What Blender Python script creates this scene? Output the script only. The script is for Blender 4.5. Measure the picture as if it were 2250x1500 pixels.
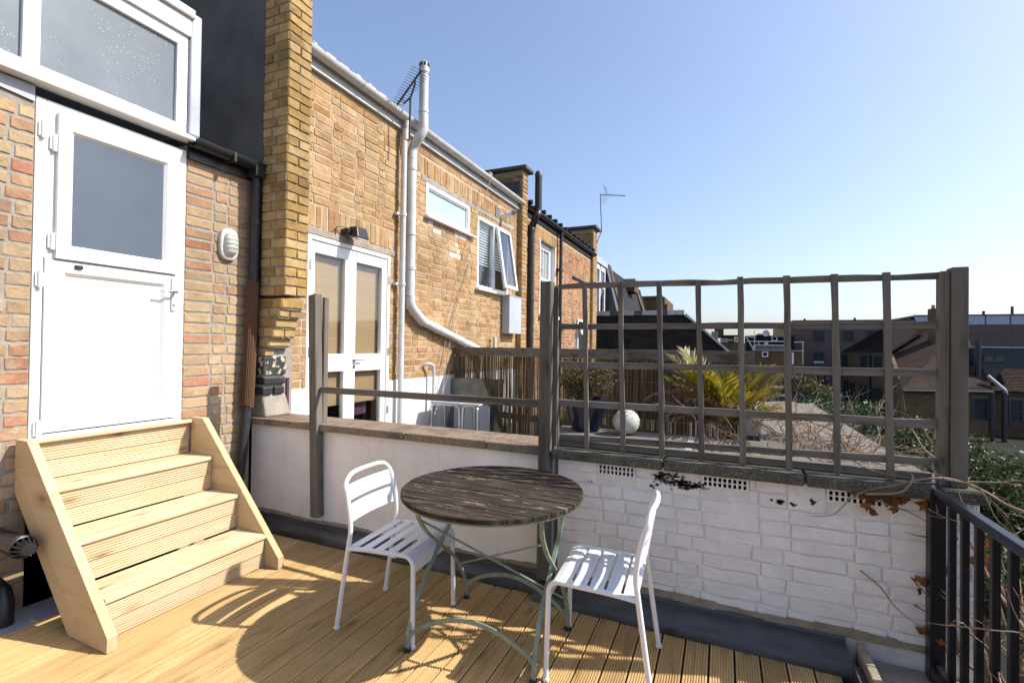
import bpy, math, random
from mathutils import Vector, Matrix
R = math.radians
rnd = random.Random(7)
for o in list(bpy.data.objects): bpy.data.objects.remove(o)
scn = bpy.context.scene
col = scn.collection

# ---------------------------------------------------------------- camera
F = 1062.5; EYE = Vector((0, 0, 1.5))
def cam_axes(yaw, pit, rol):
    cy, sy, cp, sp, cr, sr = math.cos(yaw), math.sin(yaw), math.cos(pit), math.sin(pit), math.cos(rol), math.sin(rol)
    fw = Vector((-sy*cp, cy*cp, sp)); rt = Vector((cy, sy, 0)); up = rt.cross(fw)
    return rt*cr + up*sr, up*cr - rt*sr, fw
RT, UP, FW = cam_axes(R(23.6), R(0.6), R(0.8))
cam = bpy.data.cameras.new('camera'); camo = bpy.data.objects.new('camera', cam); col.objects.link(camo)
cam.sensor_width = 36; cam.lens = 17.0; cam.clip_start = .05; cam.clip_end = 3000
m = Matrix.Identity(4)
for i in range(3): m[i][0] = RT[i]; m[i][1] = UP[i]; m[i][2] = -FW[i]; m[i][3] = EYE[i]
camo.matrix_world = m
scn.camera = camo
# ---------------------------------------------------------------- light
SUN = Vector((0.993, 0.385, 1.0)).normalized()
w = bpy.data.worlds.new('World'); scn.world = w; w.use_nodes = True
nt = w.node_tree; bg = nt.nodes['Background']; sky = nt.nodes.new('ShaderNodeTexSky')
sky.sky_type = 'NISHITA'; sky.sun_disc = False; sky.sun_elevation = math.asin(SUN.z)
sky.sun_rotation = math.atan2(SUN.x, SUN.y)
sky.air_density = 1.0; sky.dust_density = 2.0; sky.ozone_density = 3.0; sky.altitude = 30
gam = nt.nodes.new('ShaderNodeGamma'); gam.inputs[1].default_value = .84      # softer contrast over the whole sky
tint = nt.nodes.new('ShaderNodeMix'); tint.data_type = 'RGBA'; tint.blend_type = 'MULTIPLY'; tint.inputs[0].default_value = 1; tint.inputs[7].default_value = (.985, .97, 1.02, 1)
nt.links.new(sky.outputs[0], gam.inputs[0]); nt.links.new(gam.outputs[0], tint.inputs[6]); nt.links.new(tint.outputs[2], bg.inputs[0]); bg.inputs[1].default_value = 0.13
sl = bpy.data.lights.new('sun', 'SUN'); sl.energy = 3.1; sl.angle = R(.53); sl.color = (1, .94, .85)
so = bpy.data.objects.new('sun', sl); col.objects.link(so); so.rotation_euler = (-SUN).to_track_quat('-Z', 'Y').to_euler()
so.location = (8, 5, 12)
scn.view_settings.view_transform = 'Standard'; scn.view_settings.look = 'None'
scn.view_settings.exposure = 1.13; scn.view_settings.gamma = 1
scn.render.engine = 'CYCLES'
scn.cycles.max_bounces = 6; scn.cycles.transparent_max_bounces = 12

# ---------------------------------------------------------------- pixel helpers (direction of a photo pixel, met with a known plane)
def ray(x, y): return RT*((x-1125)/F) - UP*((y-750)/F) + FW
def pl(x, y, ax, v):
    d = ray(x, y); return EYE + d*((v-EYE[ax])/d[ax])
def pd(x, y, dep): return EYE + ray(x, y)*dep

# ---------------------------------------------------------------- materials
def nodes(name):
    m = bpy.data.materials.new(name); m.use_nodes = True
    t = m.node_tree; return m, t, t.nodes['Principled BSDF'], t.nodes, t.links
def rgb(c): return (c[0], c[1], c[2], 1)
def coords(t, scale=(1, 1, 1), rand=True, kind='Object'):
    N, L = t.nodes, t.links
    tc = N.new('ShaderNodeTexCoord'); mp = N.new('ShaderNodeMapping'); mp.inputs['Scale'].default_value = scale
    if rand:
        oi = N.new('ShaderNodeObjectInfo'); ml = N.new('ShaderNodeMath'); ml.operation = 'MULTIPLY'; ml.inputs[1].default_value = 37.0
        L.new(oi.outputs['Random'], ml.inputs[0]); ad = N.new('ShaderNodeVectorMath'); ad.operation = 'ADD'
        L.new(tc.outputs[kind], ad.inputs[0]); L.new(ml.outputs[0], ad.inputs[1]); L.new(ad.outputs[0], mp.inputs[0])
    else: L.new(tc.outputs[kind], mp.inputs[0])
    return mp.outputs[0]
def noise(t, vec, scale, detail=5, rough=.6, dist=0):
    n = t.nodes.new('ShaderNodeTexNoise'); n.inputs['Scale'].default_value = scale; n.inputs['Detail'].default_value = detail
    n.inputs['Roughness'].default_value = rough; n.inputs['Distortion'].default_value = dist; t.links.new(vec, n.inputs['Vector']); return n.outputs['Fac']
def ramp(t, fac, stops, const=False):
    r = t.nodes.new('ShaderNodeValToRGB'); e = r.color_ramp.elements
    if const: r.color_ramp.interpolation = 'CONSTANT'
    while len(e) < len(stops): e.new(.5)
    for i, (p, c) in enumerate(stops): e[i].position = p; e[i].color = rgb(c) if len(c) == 3 else c
    t.links.new(fac, r.inputs[0]); return r.outputs[0]
def mix(t, fac, a, b, mode='MIX'):
    x = t.nodes.new('ShaderNodeMix'); x.data_type = 'RGBA'; x.blend_type = mode
    for s, v in ((0, fac), (6, a), (7, b)):
        if hasattr(v, 'node'): t.links.new(v, x.inputs[s])
        else: x.inputs[s].default_value = v if s == 0 else rgb(v)
    return x.outputs[2]
def bump(t, b, h, strength=.3, dist=.01):
    n = t.nodes.new('ShaderNodeBump'); n.inputs['Strength'].default_value = strength; n.inputs['Distance'].default_value = dist
    t.links.new(h, n.inputs['Height']); t.links.new(n.outputs[0], b.inputs['Normal'])
def objrand(t, island=False):
    N, L = t.nodes, t.links
    oi = N.new('ShaderNodeObjectInfo'); out = oi.outputs['Random']
    if island:
        g = N.new('ShaderNodeNewGeometry'); a = N.new('ShaderNodeMath'); a.operation = 'ADD'
        L.new(out, a.inputs[0]); L.new(g.outputs['Random Per Island'], a.inputs[1])
        f = N.new('ShaderNodeMath'); f.operation = 'FRACT'; L.new(a.outputs[0], f.inputs[0]); out = f.outputs[0]
    return out
def plain(name, c, c2=None, rough=.6, scale=6, bmp=0, bscale=40, metal=0, stretch=(1, 1, 1), spec=.5, var=0, island=False, lo=.35, hi=.65):
    m, t, b, N, L = nodes(name); v = coords(t, stretch)
    f = noise(t, v, scale)
    c2 = c2 or tuple(x*.8 for x in c)
    out = ramp(t, f, [(lo, c2), (hi, c)])
    if var:
        vr = ramp(t, objrand(t, island), [(0, (1-var,)*3), (1, (1+var,)*3)]); out = mix(t, 1.0, out, vr, 'MULTIPLY')
    L.new(out, b.inputs['Base Color']); b.inputs['Roughness'].default_value = rough; b.inputs['Metallic'].default_value = metal
    b.inputs['Specular IOR Level'].default_value = spec
    if bmp: bump(t, b, noise(t, v, bscale), bmp)
    return m
def brickmat(name, cols, speck=(.2, .15, .1), dirt=.45, rough=.9, bmp=.8, smear=(.5, .42, .32), soot=.4):
    m, t, b, N, L = nodes(name); v = coords(t)
    r = objrand(t, True)
    c = ramp(t, r, [(i/len(cols), k) for i, k in enumerate(cols)], True)
    n1 = noise(t, v, 9, 6, .7); n2 = noise(t, v, 70, 4, .7); n3 = noise(t, v, 25, 5, .65)
    mu = N.new('ShaderNodeMath'); mu.operation = 'MULTIPLY'; mu.inputs[1].default_value = 7.31; L.new(r, mu.inputs[0]); fc = N.new('ShaderNodeMath'); fc.operation = 'FRACT'; L.new(mu.outputs[0], fc.inputs[0])
    c2 = ramp(t, fc.outputs[0], [(i/len(cols), tuple(x*.9 for x in k)) for i, k in enumerate(cols)], True)
    c = mix(t, ramp(t, n1, [(.42, (0,)*3), (.62, (.8,)*3)]), c, c2)
    c = mix(t, ramp(t, noise(t, v, 16, 6, .7), [(.58, (0,)*3), (.72, (.5,)*3)]), c, tuple(x*.42 for x in cols[0]))
    c = mix(t, ramp(t, n2, [(.56, (0, 0, 0)), (.7, (dirt, dirt, dirt))]), c, speck)
    c = mix(t, ramp(t, n3, [(.56, (0, 0, 0)), (.7, (.45, .45, .45))]), c, smear)
    ge = N.new('ShaderNodeNewGeometry'); wn = noise(t, ge.outputs['Position'], 1.3, 7, .7); wn2 = noise(t, ge.outputs['Position'], 6, 5, .7)
    c = mix(t, 1.0, c, ramp(t, wn, [(.3, (1-soot, 1-soot, 1-soot)), (.62, (1.05, 1.04, 1.02))]), 'MULTIPLY')
    c = mix(t, 1.0, c, ramp(t, wn2, [(.3, (.84,)*3), (.6, (1.03,)*3)]), 'MULTIPLY')
    L.new(c, b.inputs['Base Color']); b.inputs['Roughness'].default_value = rough; b.inputs['Specular IOR Level'].default_value = .2
    bump(t, b, noise(t, v, 55, 6, .75), bmp, .008); return m
def wood(name, axis, light, mid, dark, rough=.75, gs=1.0, knots=True, bmp=.25, knot=(.25, .12, .04), streak=0.0):
    m, t, b, N, L = nodes(name)
    s = [28*gs]*3; s[axis] = 1.6*gs; v = coords(t, tuple(s)); v1 = coords(t, (1, 1, 1))
    g = noise(t, v, 1.0, 5, .6, .6); big = noise(t, v1, 1.7, 3)
    c = ramp(t, g, [(.3, mid), (.5, light), (.68, light)])
    c = mix(t, ramp(t, big, [(.35, (.0,)*3), (.7, (.55,)*3)]), c, mid)
    if streak: c = mix(t, ramp(t, noise(t, v, .6, 6, .7), [(.5, (0,)*3), (.62, (streak,)*3)]), c, dark)
    if knots:
        s2 = [8*gs]*3; s2[axis] = 3.2*gs; vo = N.new('ShaderNodeTexVoronoi'); vo.inputs['Scale'].default_value = 1
        L.new(coords(t, tuple(s2)), vo.inputs['Vector'])
        c = mix(t, ramp(t, vo.outputs['Distance'], [(.05, (.85,)*3), (.11, (.4,)*3), (.25, (0,)*3)]), c, knot)
    vr = ramp(t, objrand(t), [(0, (.84,)*3), (1, (1.1,)*3)]); c = mix(t, 1.0, c, vr, 'MULTIPLY')
    L.new(c, b.inputs['Base Color']); b.inputs['Roughness'].default_value = rough; b.inputs['Specular IOR Level'].default_value = .3
    bump(t, b, g, bmp, .004); return m
def glassmat(name, tint=(.75, .85, .9), rough=.03, alpha=.45):
    m, t, b, N, L = nodes(name)
    tr = N.new('ShaderNodeBsdfTransparent'); tr.inputs[0].default_value = rgb(tint)
    gl = N.new('ShaderNodeBsdfGlossy'); gl.inputs['Roughness'].default_value = rough
    fr = N.new('ShaderNodeLayerWeight'); fr.inputs[0].default_value = .5; pw_ = N.new('ShaderNodeMath'); pw_.operation = 'POWER'; pw_.inputs[1].default_value = 3.5
    L.new(fr.outputs['Facing'], pw_.inputs[0])
    mx = N.new('ShaderNodeMixShader'); ad = N.new('ShaderNodeMath'); ad.inputs[1].default_value = alpha*.12; ad.operation = 'ADD'; ad.use_clamp = True
    L.new(pw_.outputs[0], ad.inputs[0]); L.new(ad.outputs[0], mx.inputs[0]); L.new(tr.outputs[0], mx.inputs[1]); L.new(gl.outputs[0], mx.inputs[2])
    L.new(mx.outputs[0], N['Material Output'].inputs[0]); return m
MT = {}
MT['deckY'] = wood('deck_pine', 1, (.55, .385, .175), (.39, .235, .088), (.3, .2, .1), knot=(.22, .12, .05))
MT['stairY'] = wood('step_pine', 1, (.62, .5, .335), (.5, .365, .2), (.3, .2, .1), knot=(.26, .13, .05))
MT['stairX'] = wood('stringer_pine', 0, (.6, .46, .275), (.48, .335, .17), (.3, .2, .1), knot=(.3, .15, .06), gs=.7)
gw = dict(knots=True, knot=(.05, .04, .03), rough=.9, bmp=.6, streak=.6)
MT['oldX'] = wood('weathered_wood_x', 0, (.2, .178, .15), (.12, .104, .087), (.045, .04, .034), **gw)
MT['oldZ'] = wood('weathered_wood_z', 2, (.2, .178, .15), (.12, .104, .087), (.045, .04, .034), **gw)
MT['postZ'] = wood('post_wood_z', 2, (.175, .155, .128), (.108, .095, .077), (.05, .045, .034), **gw)
def tabletop():
    m, t, b, N, L = nodes('weathered_tabletop'); v = coords(t, (3, 22, 8)); v1 = coords(t, (2.2, 6, 4))
    g = noise(t, v, 1.4, 6, .7, .4)
    c = ramp(t, g, [(.34, (.014, .011, .009)), (.52, (.045, .035, .027)), (.7, (.1, .078, .06))])
    p = noise(t, v1, 2.4, 7, .75)
    c = mix(t, ramp(t, p, [(.58, (0,)*3), (.68, (.7,)*3)]), c, (.42, .31, .22))
    p2 = noise(t, coords(t, (3, 9, 4)), 3, 7, .8)
    c = mix(t, ramp(t, p2, [(.6, (0,)*3), (.66, (.7,)*3)]), c, (.5, .33, .2))
    L.new(c, b.inputs['Base Color']); b.inputs['Roughness'].default_value = .9; b.inputs['Specular IOR Level'].default_value = .15; bump(t, b, g, .5, .006); return m
MT['tabletop'] = tabletop()
MT['white'] = plain('white_upvc', (.76, .77, .77), (.7, .71, .715), .35, 3)
MT['whitepipe'] = plain('white_grey_pipe', (.6, .61, .61), (.48, .49, .48), .4, 4)
MT['whitepaint'] = plain('white_paint', (.8, .8, .79), (.76, .76, .74), .5, 5)
MT['chair'] = plain('white_powder_coat', (.76, .77, .79), (.72, .73, .75), .42, 8)
MT['sage'] = plain('sage_green_paint', (.24, .31, .25), (.17, .22, .17), .5, 18)
MT['lead'] = plain('lead_sheet', (.07, .073, .08), (.034, .036, .04), .42, 3.5, .25, 9, stretch=(1, 3, 3), spec=.6)
MT['leadpale'] = plain('pale_lead', (.42, .45, .5), (.3, .33, .38), .5, 4, .15, 20)
MT['blackplastic'] = plain('black_plastic', (.012, .013, .015), (.022, .023, .026), .38, 6)
MT['blackpaint'] = plain('black_gloss_paint', (.008, .009, .011), (.013, .013, .016), .32, 10, spec=.3)
MT['oldblackpipe'] = plain('chipped_black_pipe', (.02, .022, .025), (.05, .05, .05), .5, 14, lo=.3, hi=.45)
MT['dark'] = plain('dark_void', (.008, .008, .009), (.005, .005, .006), .9, 4)
MT['interior'] = plain('dark_interior', (.05, .045, .05), (.03, .028, .03), .9, 3)
MT['concrete'] = plain('concrete', (.36, .32, .27), (.24, .21, .175), .9, 5, .5, 70)
MT['beigemortar'] = plain('beige_mortar', (.36, .3, .22), (.25, .2, .14), .95, 12, .5, 80)
def copingmat(name, a, b_, c_):
    m, t, b, N, L = nodes(name); v = coords(t)
    c = ramp(t, noise(t, v, 140, 3, .8), [(.36, a), (.5, b_), (.64, c_)])
    c = mix(t, ramp(t, noise(t, v, 5, 6, .7), [(.45, (0,)*3), (.7, (.75,)*3)]), c, tuple(x*.5 for x in a))
    L.new(c, b.inputs['Base Color']); b.inputs['Roughness'].default_value = .95; b.inputs['Specular IOR Level'].default_value = .15
    bump(t, b, noise(t, v, 110, 5, .8), .8, .006); return m
MT['coping1'] = copingmat('pebbly_coping', (.13, .095, .065), (.25, .19, .14), (.4, .32, .25))
MT['coping2'] = copingmat('mossy_coping', (.055, .05, .036), (.105, .098, .074), (.23, .215, .175))
def renderwhite():
    m, t, b, N, L = nodes('painted_render'); v = coords(t, rand=False)
    c = ramp(t, noise(t, v, 2.2, 6, .65), [(.3, (.72, .68, .64)), (.6, (.85, .82, .785))])
    vs = coords(t, (9, 9, .8), rand=False); c = mix(t, ramp(t, noise(t, vs, 1, 5, .7), [(.55, (0,)*3), (.75, (.3,)*3)]), c, (.42, .38, .34))
    L.new(c, b.inputs['Base Color']); b.inputs['Roughness'].default_value = .85; bump(t, b, noise(t, v, 60, 6, .7), .25, .006); return m
MT['render'] = renderwhite()
def paintedbrick():
    m, t, b, N, L = nodes('white_painted_brick'); v = coords(t)
    c = ramp(t, noise(t, v, 6, 6, .65), [(.3, (.78, .745, .725)), (.6, (.88, .86, .845))])
    c = mix(t, ramp(t, noise(t, v, 45, 6, .8), [(.6, (0,)*3), (.7, (.5,)*3)]), c, (.3, .26, .22))
    c = mix(t, ramp(t, noise(t, v, 11, 7, .8), [(.66, (0,)*3), (.74, (.6,)*3)]), c, (.42, .4, .42))
    L.new(c, b.inputs['Base Color']); b.inputs['Roughness'].default_value = .8; bump(t, b, noise(t, v, 32, 7, .75), .75, .012); return m
MT['paintbrick'] = paintedbrick()
MT['paintmortar'] = plain('painted_joint', (.8, .765, .73), (.7, .65, .6), .9, 14, .5, 50)
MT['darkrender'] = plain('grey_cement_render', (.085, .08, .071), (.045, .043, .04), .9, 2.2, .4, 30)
MT['mortar_grey'] = plain('grey_mortar', (.34, .31, .27), (.25, .225, .19), .95, 14, .6, 60)
MT['mortar_sand'] = plain('sandy_mortar', (.52, .4, .26), (.38, .275, .165), .95, 4, .8, 45)
MT['brick_mixed'] = brickmat('mixed_stock_brick', [(.47, .34, .2), (.44, .25, .155), (.5, .385, .24), (.42, .19, .12), (.48, .335, .2), (.46, .3, .18), (.52, .4, .26), (.43, .31, .19), (.46, .35, .225), (.5, .37, .22)])
MT['brick_gold'] = brickmat('golden_stock_brick', [(.42, .275, .1), (.48, .33, .14), (.34, .21, .075), (.45, .3, .12), (.25, .155, .065), (.5, .37, .19), (.4, .25, .085), (.47, .34, .17)], dirt=.55, smear=(.46, .38, .27))
MT['brick_yellow'] = brickmat('yellow_stock_brick', [(.45, .285, .135), (.5, .345, .195), (.41, .23, .085), (.48, .315, .17), (.43, .24, .14), (.53, .385, .23), (.38, .21, .08), (.46, .3, .16), (.5, .33, .18), (.45, .32, .2)])
MT['brick_red'] = brickmat('red_yellow_brick', [(.46, .27, .14), (.42, .18, .1), (.5, .34, .18), (.36, .13, .075), (.47, .3, .16), (.3, .2, .13), (.48, .25, .13)])
MT['brick_far'] = brickmat('far_brown_brick', [(.13, .085, .045), (.1, .068, .038), (.15, .1, .052)], dirt=.2)
MT['blind'] = wood('bamboo_blind', 1, (.55, .42, .27), (.42, .3, .17), (.3, .2, .1), knots=False, gs=2.2)
def blindmat():
    m, t, b, N, L = nodes('woven_bamboo'); v = coords(t, (1, 1.2, 260), rand=False)
    c = ramp(t, noise(t, v, 1, 4, .7), [(.3, (.27, .17, .085)), (.5, (.38, .25, .13)), (.7, (.43, .295, .165))])
    L.new(c, b.inputs['Base Color']); b.inputs['Roughness'].default_value = .8; return m
MT['blind'] = blindmat()
MT['glass'] = glassmat('window_glass', (.95, .97, .97))
MT['mirrorglass'] = glassmat('bright_window_glass', (.55, .6, .62), .03, 1.0)
def frosted(name, a, b2, speck=0.0):
    m, t, b, N, L = nodes(name); v = coords(t, rand=False)
    c = ramp(t, noise(t, v, 1.4, 3), [(.3, a), (.7, b2)])
    if speck:
        vo = N.new('ShaderNodeTexVoronoi'); vo.inputs['Scale'].default_value = 55; L.new(v, vo.inputs['Vector'])
        k = ramp(t, vo.outputs['Distance'], [(.08, (speck,)*3), (.16, (0,)*3)])
        k = mix(t, 1.0, k, ramp(t, noise(t, v, 2.5, 4), [(.45, (0,)*3), (.6, (1,)*3)]), 'MULTIPLY')
        c = mix(t, k, c, (.9, .92, .92))
    L.new(c, b.inputs['Base Color']); b.inputs['Roughness'].default_value = .18; b.inputs['Specular IOR Level'].default_value = .6
    return m
MT['frost_top'] = frosted('frosted_wet_glass', (.12, .145, .17), (.2, .23, .255), .7)
MT['frost_door'] = frosted('frosted_door_glass', (.062, .085, .112), (.095, .123, .155))
MT['frost_aqua'] = frosted('frosted_aqua_glass', (.36, .46, .46), (.45, .55, .55))
MT['steel'] = plain('brushed_steel', (.5, .51, .53), (.4, .4, .42), .3, 10, metal=.9)
MT['greybox'] = plain('grey_painted_metal', (.42, .46, .52), (.37, .41, .47), .45, 4)
MT['aerial'] = plain('aerial_metal', (.06, .06, .07), (.03, .03, .035), .5, 10)
MT['lamp'] = plain('lamp_glass', (.5, .53, .48), (.42, .45, .4), .08, 4, spec=.8)
MT['slate'] = plain('dark_slate', (.026, .026, .028), (.016, .016, .018), .75, 8, .3, 20, var=.25, island=True, spec=.12)
def tilemat(name, a, b_):
    m, t, b, N, L = nodes(name)
    c = ramp(t, objrand(t, True), [(0, a), (1, b_)]); v = coords(t)
    c = mix(t, ramp(t, noise(t, v, 1.2, 5), [(.4, (0,)*3), (.7, (.5,)*3)]), c, tuple(x*.55 for x in a))
    L.new(c, b.inputs['Base Color']); b.inputs['Roughness'].default_value = .9; b.inputs['Specular IOR Level'].default_value = .08; return m
MT['tile'] = tilemat('brown_roof_tile', (.03, .02, .016), (.052, .035, .028))
MT['pink'] = plain('pinkish_brick_far', (.16, .108, .098), (.13, .088, .08), .9, 2, var=.08, spec=.1)
MT['teal'] = plain('dark_teal_cladding', (.025, .04, .05), (.02, .032, .04), .5, 4)
MT['reed'] = tilemat('dry_reed', (.085, .06, .037), (.25, .18, .112))
MT['reedwrap'] = tilemat('reed_wrap', (.09, .052, .03), (.19, .115, .068))
def leafmat(name, a, b_, rough=.5, trans=.25):
    m, t, b, N, L = nodes(name); c = ramp(t, objrand(t, True), [(0, a), (1, b_)])
    L.new(c, b.inputs['Base Color']); b.inputs['Roughness'].default_value = rough
    tl = N.new('ShaderNodeBsdfTranslucent'); L.new(c, tl.inputs[0]); mx = N.new('ShaderNodeMixShader'); mx.inputs[0].default_value = trans
    L.new(b.outputs[0], mx.inputs[1]); L.new(tl.outputs[0], mx.inputs[2]); L.new(mx.outputs[0], N['Material Output'].inputs[0]); return m
MT['palm'] = leafmat('palm_green', (.1, .125, .014), (.44, .32, .03), .4, .4)
MT['palmdead'] = leafmat('palm_dead', (.17, .1, .05), (.48, .36, .24), .7, .2)
MT['bush'] = leafmat('heath_foliage', (.05, .04, .015), (.12, .09, .03), .7)
MT['shrub'] = leafmat('evergreen_leaf', (.025, .045, .012), (.09, .12, .03), .55)
MT['needle'] = leafmat('fine_green_leaf', (.02, .045, .02), (.06, .1, .035), .5)
MT['brownleaf'] = leafmat('brown_leaf', (.1, .04, .012), (.26, .105, .025), .7, .25)
MT['twig'] = plain('bare_twig', (.33, .225, .15), (.18, .115, .075), .75, 12)
MT['bluepot'] = plain('blue_black_glaze', (.012, .016, .04), (.006, .008, .02), .12, 5, spec=.7)
MT['ball'] = plain('white_ceramic', (.55, .55, .5), (.45, .44, .38), .35, 12)
MT['potwhite'] = plain('white_pot', (.6, .6, .6), (.5, .5, .5), .5, 5)
MT['purple'] = plain('purple_cloth', (.08, .03, .07), (.06, .02, .05), .8, 5)
MT['stone_black'] = plain('tarred_stone', (.03, .03, .03), (.5, .44, .36), .8, 16, .6, 30, lo=.42, hi=.47)
MT['roofgrey'] = plain('grey_mineral_felt', (.185, .165, .138), (.12, .107, .09), .95, 2.5, .4, 90)
MT['roofwhite'] = plain('dirty_white_flashing', (.6, .6, .57), (.35, .35, .33), .8, 9, .3, 30)
MT['ground'] = plain('ground_yard', (.03, .03, .026), (.018, .02, .015), .95, .5, spec=.1)
MT['carpaint'] = plain('dark_car_paint', (.02, .03, .045), (.018, .026, .04), .15, 4, spec=.8)

# ---------------------------------------------------------------- mesh helpers
BASE = {}
class MB:
    def __init__(s): s.v = []; s.f = []
    def add(s, vs, fs):
        n = len(s.v); s.v += [tuple(v) for v in vs]; s.f += [tuple(i+n for i in f) for f in fs]; return s
    def box(s, x0, x1, y0, y1, z0, z1):
        return s.add([(x0, y0, z0), (x1, y0, z0), (x1, y1, z0), (x0, y1, z0), (x0, y0, z1), (x1, y0, z1), (x1, y1, z1), (x0, y1, z1)],
                     [(0, 3, 2, 1), (4, 5, 6, 7), (0, 1, 5, 4), (1, 2, 6, 5), (2, 3, 7, 6), (3, 0, 4, 7)])
    def hexa(s, p):  # 8 points: bottom 4, top 4
        return s.add(p, [(0, 3, 2, 1), (4, 5, 6, 7), (0, 1, 5, 4), (1, 2, 6, 5), (2, 3, 7, 6), (3, 0, 4, 7)])
    def prism(s, poly, ext):  # poly: list of 3D points, ext: vector
        n = len(poly); e = Vector(ext); A = [Vector(p) for p in poly]
        return s.add(A + [p+e for p in A], [tuple(range(n))[::-1], tuple(range(n, 2*n))] + [(i, (i+1) % n, n+(i+1) % n, n+i) for i in range(n)])
    def sweep(s, pts, prof, up=(0, 0, 1), closed=False, scales=None):
        P = [Vector(p) for p in pts]; k = len(prof); n0 = len(s.v); n = len(P); U = Vector(up); rn = None
        for i, p in enumerate(P):
            t = (P[(i+1) % n]-P[i-1]) if closed else (P[min(i+1, n-1)]-P[max(i-1, 0)])
            t.normalize()
            if rn is None:
                a = U.cross(t)
                if a.length < 1e-4: a = Vector((1, 0, 0)).cross(t)
                a.normalize(); rn = t.cross(a)
            else:
                a = rn.cross(t)
                if a.length < 1e-4: a = Vector((1, 0, 0))
                a.normalize(); rn = t.cross(a)
            sc = scales[i] if scales else 1
            for (x, y) in prof: s.v.append(tuple(p + a*x*sc + rn*y*sc))
        for i in range(n if closed else n-1):
            for j in range(k):
                a0 = n0+i*k+j; a1 = n0+i*k+(j+1) % k; b0 = n0+((i+1) % n)*k+j; b1 = n0+((i+1) % n)*k+(j+1) % k
                s.f.append((a0, a1, b1, b0))
        if not closed:
            s.f.append(tuple(n0+j for j in range(k))[::-1]); s.f.append(tuple(n0+(n-1)*k+j for j in range(k)))
        return s
    def tube(s, pts, r, n=10, **kw):
        if isinstance(r, (list, tuple)): kw['scales'] = list(r); r = 1
        return s.sweep(pts, [(r*math.cos(2*math.pi*i/n), r*math.sin(2*math.pi*i/n)) for i in range(n)], **kw)
    def bar(s, pts, w, t, up=(0, 0, 1), **kw): return s.sweep(pts, [(-w/2, -t/2), (w/2, -t/2), (w/2, t/2), (-w/2, t/2)], up, **kw)
    def lathe(s, prof, o=(0, 0, 0), n=24, axis='z'):
        n0 = len(s.v); k = len(prof)
        for i in range(n):
            c, d = math.cos(2*math.pi*i/n), math.sin(2*math.pi*i/n)
            for r, h in prof:
                p = {'z': (r*c, r*d, h), 'x': (h, r*c, r*d), 'y': (r*d, h, r*c)}[axis]
                s.v.append((p[0]+o[0], p[1]+o[1], p[2]+o[2]))
        for i in range(n):
            for j in range(k-1):
                a = n0+i*k+j; b = n0+((i+1) % n)*k+j; s.f.append((a, b, b+1, a+1))
        return s
    def build(s, name, mat, parent=None, smooth=False, bev=0, seg=2, kind=None):
        me = bpy.data.meshes.new(name); b = BASE.get(parent, Vector()) if parent else Vector()
        me.from_pydata([(v[0]-b.x, v[1]-b.y, v[2]-b.z) for v in s.v], [], s.f); me.update()
        me.materials.append(MT[mat] if isinstance(mat, str) else mat)
        o = bpy.data.objects.new(name, me); col.objects.link(o)
        if parent: o.parent = parent; BASE[o] = b
        else: BASE[o] = Vector()
        if smooth:
            me.polygons.foreach_set('use_smooth', [True]*len(me.polygons))
            if hasattr(me, 'set_sharp_from_angle'): me.set_sharp_from_angle(angle=R(40))
        if bev:
            mo = o.modifiers.new('bevel', 'BEVEL'); mo.width = bev; mo.segments = seg; mo.limit_method = 'ANGLE'; mo.angle_limit = R(40)
        if kind: o['kind'] = kind
        return o
def bx(name, mat, parent, *b, bev=0, **kw): return MB().box(*b).build(name, mat, parent, bev=bev, **kw)
def thing(name, label, cat, loc, group=None):
    o = bpy.data.objects.new(name, None); col.objects.link(o); o.location = loc; o.empty_display_size = .1
    BASE[o] = Vector(loc); return tag(o, label, cat, group)
def tag(o, label, cat, group=None):
    o['label'] = label; o['category'] = cat
    if group: o['group'] = group
    return o
def struct(o): o['kind'] = 'structure'; return o
def copy_tree(o, parent=None):
    c = o.copy(); col.objects.link(c); c.parent = parent
    for ch in list(o.children): copy_tree(ch, c)
    return c
def arc(c, r, a0, a1, n, u, v):
    c, u, v = Vector(c), Vector(u), Vector(v)
    return [c+u*r*math.cos(a0+(a1-a0)*i/n)+v*r*math.sin(a0+(a1-a0)*i/n) for i in range(n+1)]
def smoothpath(pts, n=6):  # Catmull-Rom
    P = [Vector(p) for p in pts]; P = [P[0]*2-P[1]] + P + [P[-1]*2-P[-2]]; out = []
    for i in range(1, len(P)-2):
        a, b, c, d = P[i-1:i+3]
        for j in range(n):
            t = j/n; out.append(.5*((2*b)+(c-a)*t+(2*a-5*b+4*c-d)*t*t+(3*b-a-3*c+d)*t**3))
    return out+[P[-2]]
# ---- bricks
BRV = {}
def brick_variants(L, H, D=.012, jit=.002, n=5):
    key = (round(L, 3), round(H, 3), D, jit)
    if key not in BRV:
        out = []; r = random.Random(int(L*1e4)+int(H*1e3))
        for _ in range(n):
            j = lambda: r.uniform(-jit, jit)
            vs = []; c = .004; ring = [(-1, -1), (-.35, -1), (.3, -1), (1, -1), (1, 1), (.35, 1), (-.3, 1), (-1, 1)]
            for x, i in ((-.03, 0), (D-.0035, 0), (D, c)):
                for sy, sz in ring:
                    cor = abs(sy) == 1; q = .0015 if cor and i else 0
                    vs.append((x+(j()*.6 if x > 0 else 0), sy*(L/2-i-q)+(j() if x > 0 else 0), sz*(H/2-i-q)+(j() if x > 0 else 0)))
            fs = [tuple(range(16, 24))]
            for a in (0, 8):
                for k in range(8): fs.append((a+k, a+(k+1) % 8, a+8+(k+1) % 8, a+8+k))
            out.append((vs, fs))
        BRV[key] = [out, {}]
    return BRV[key]
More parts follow.
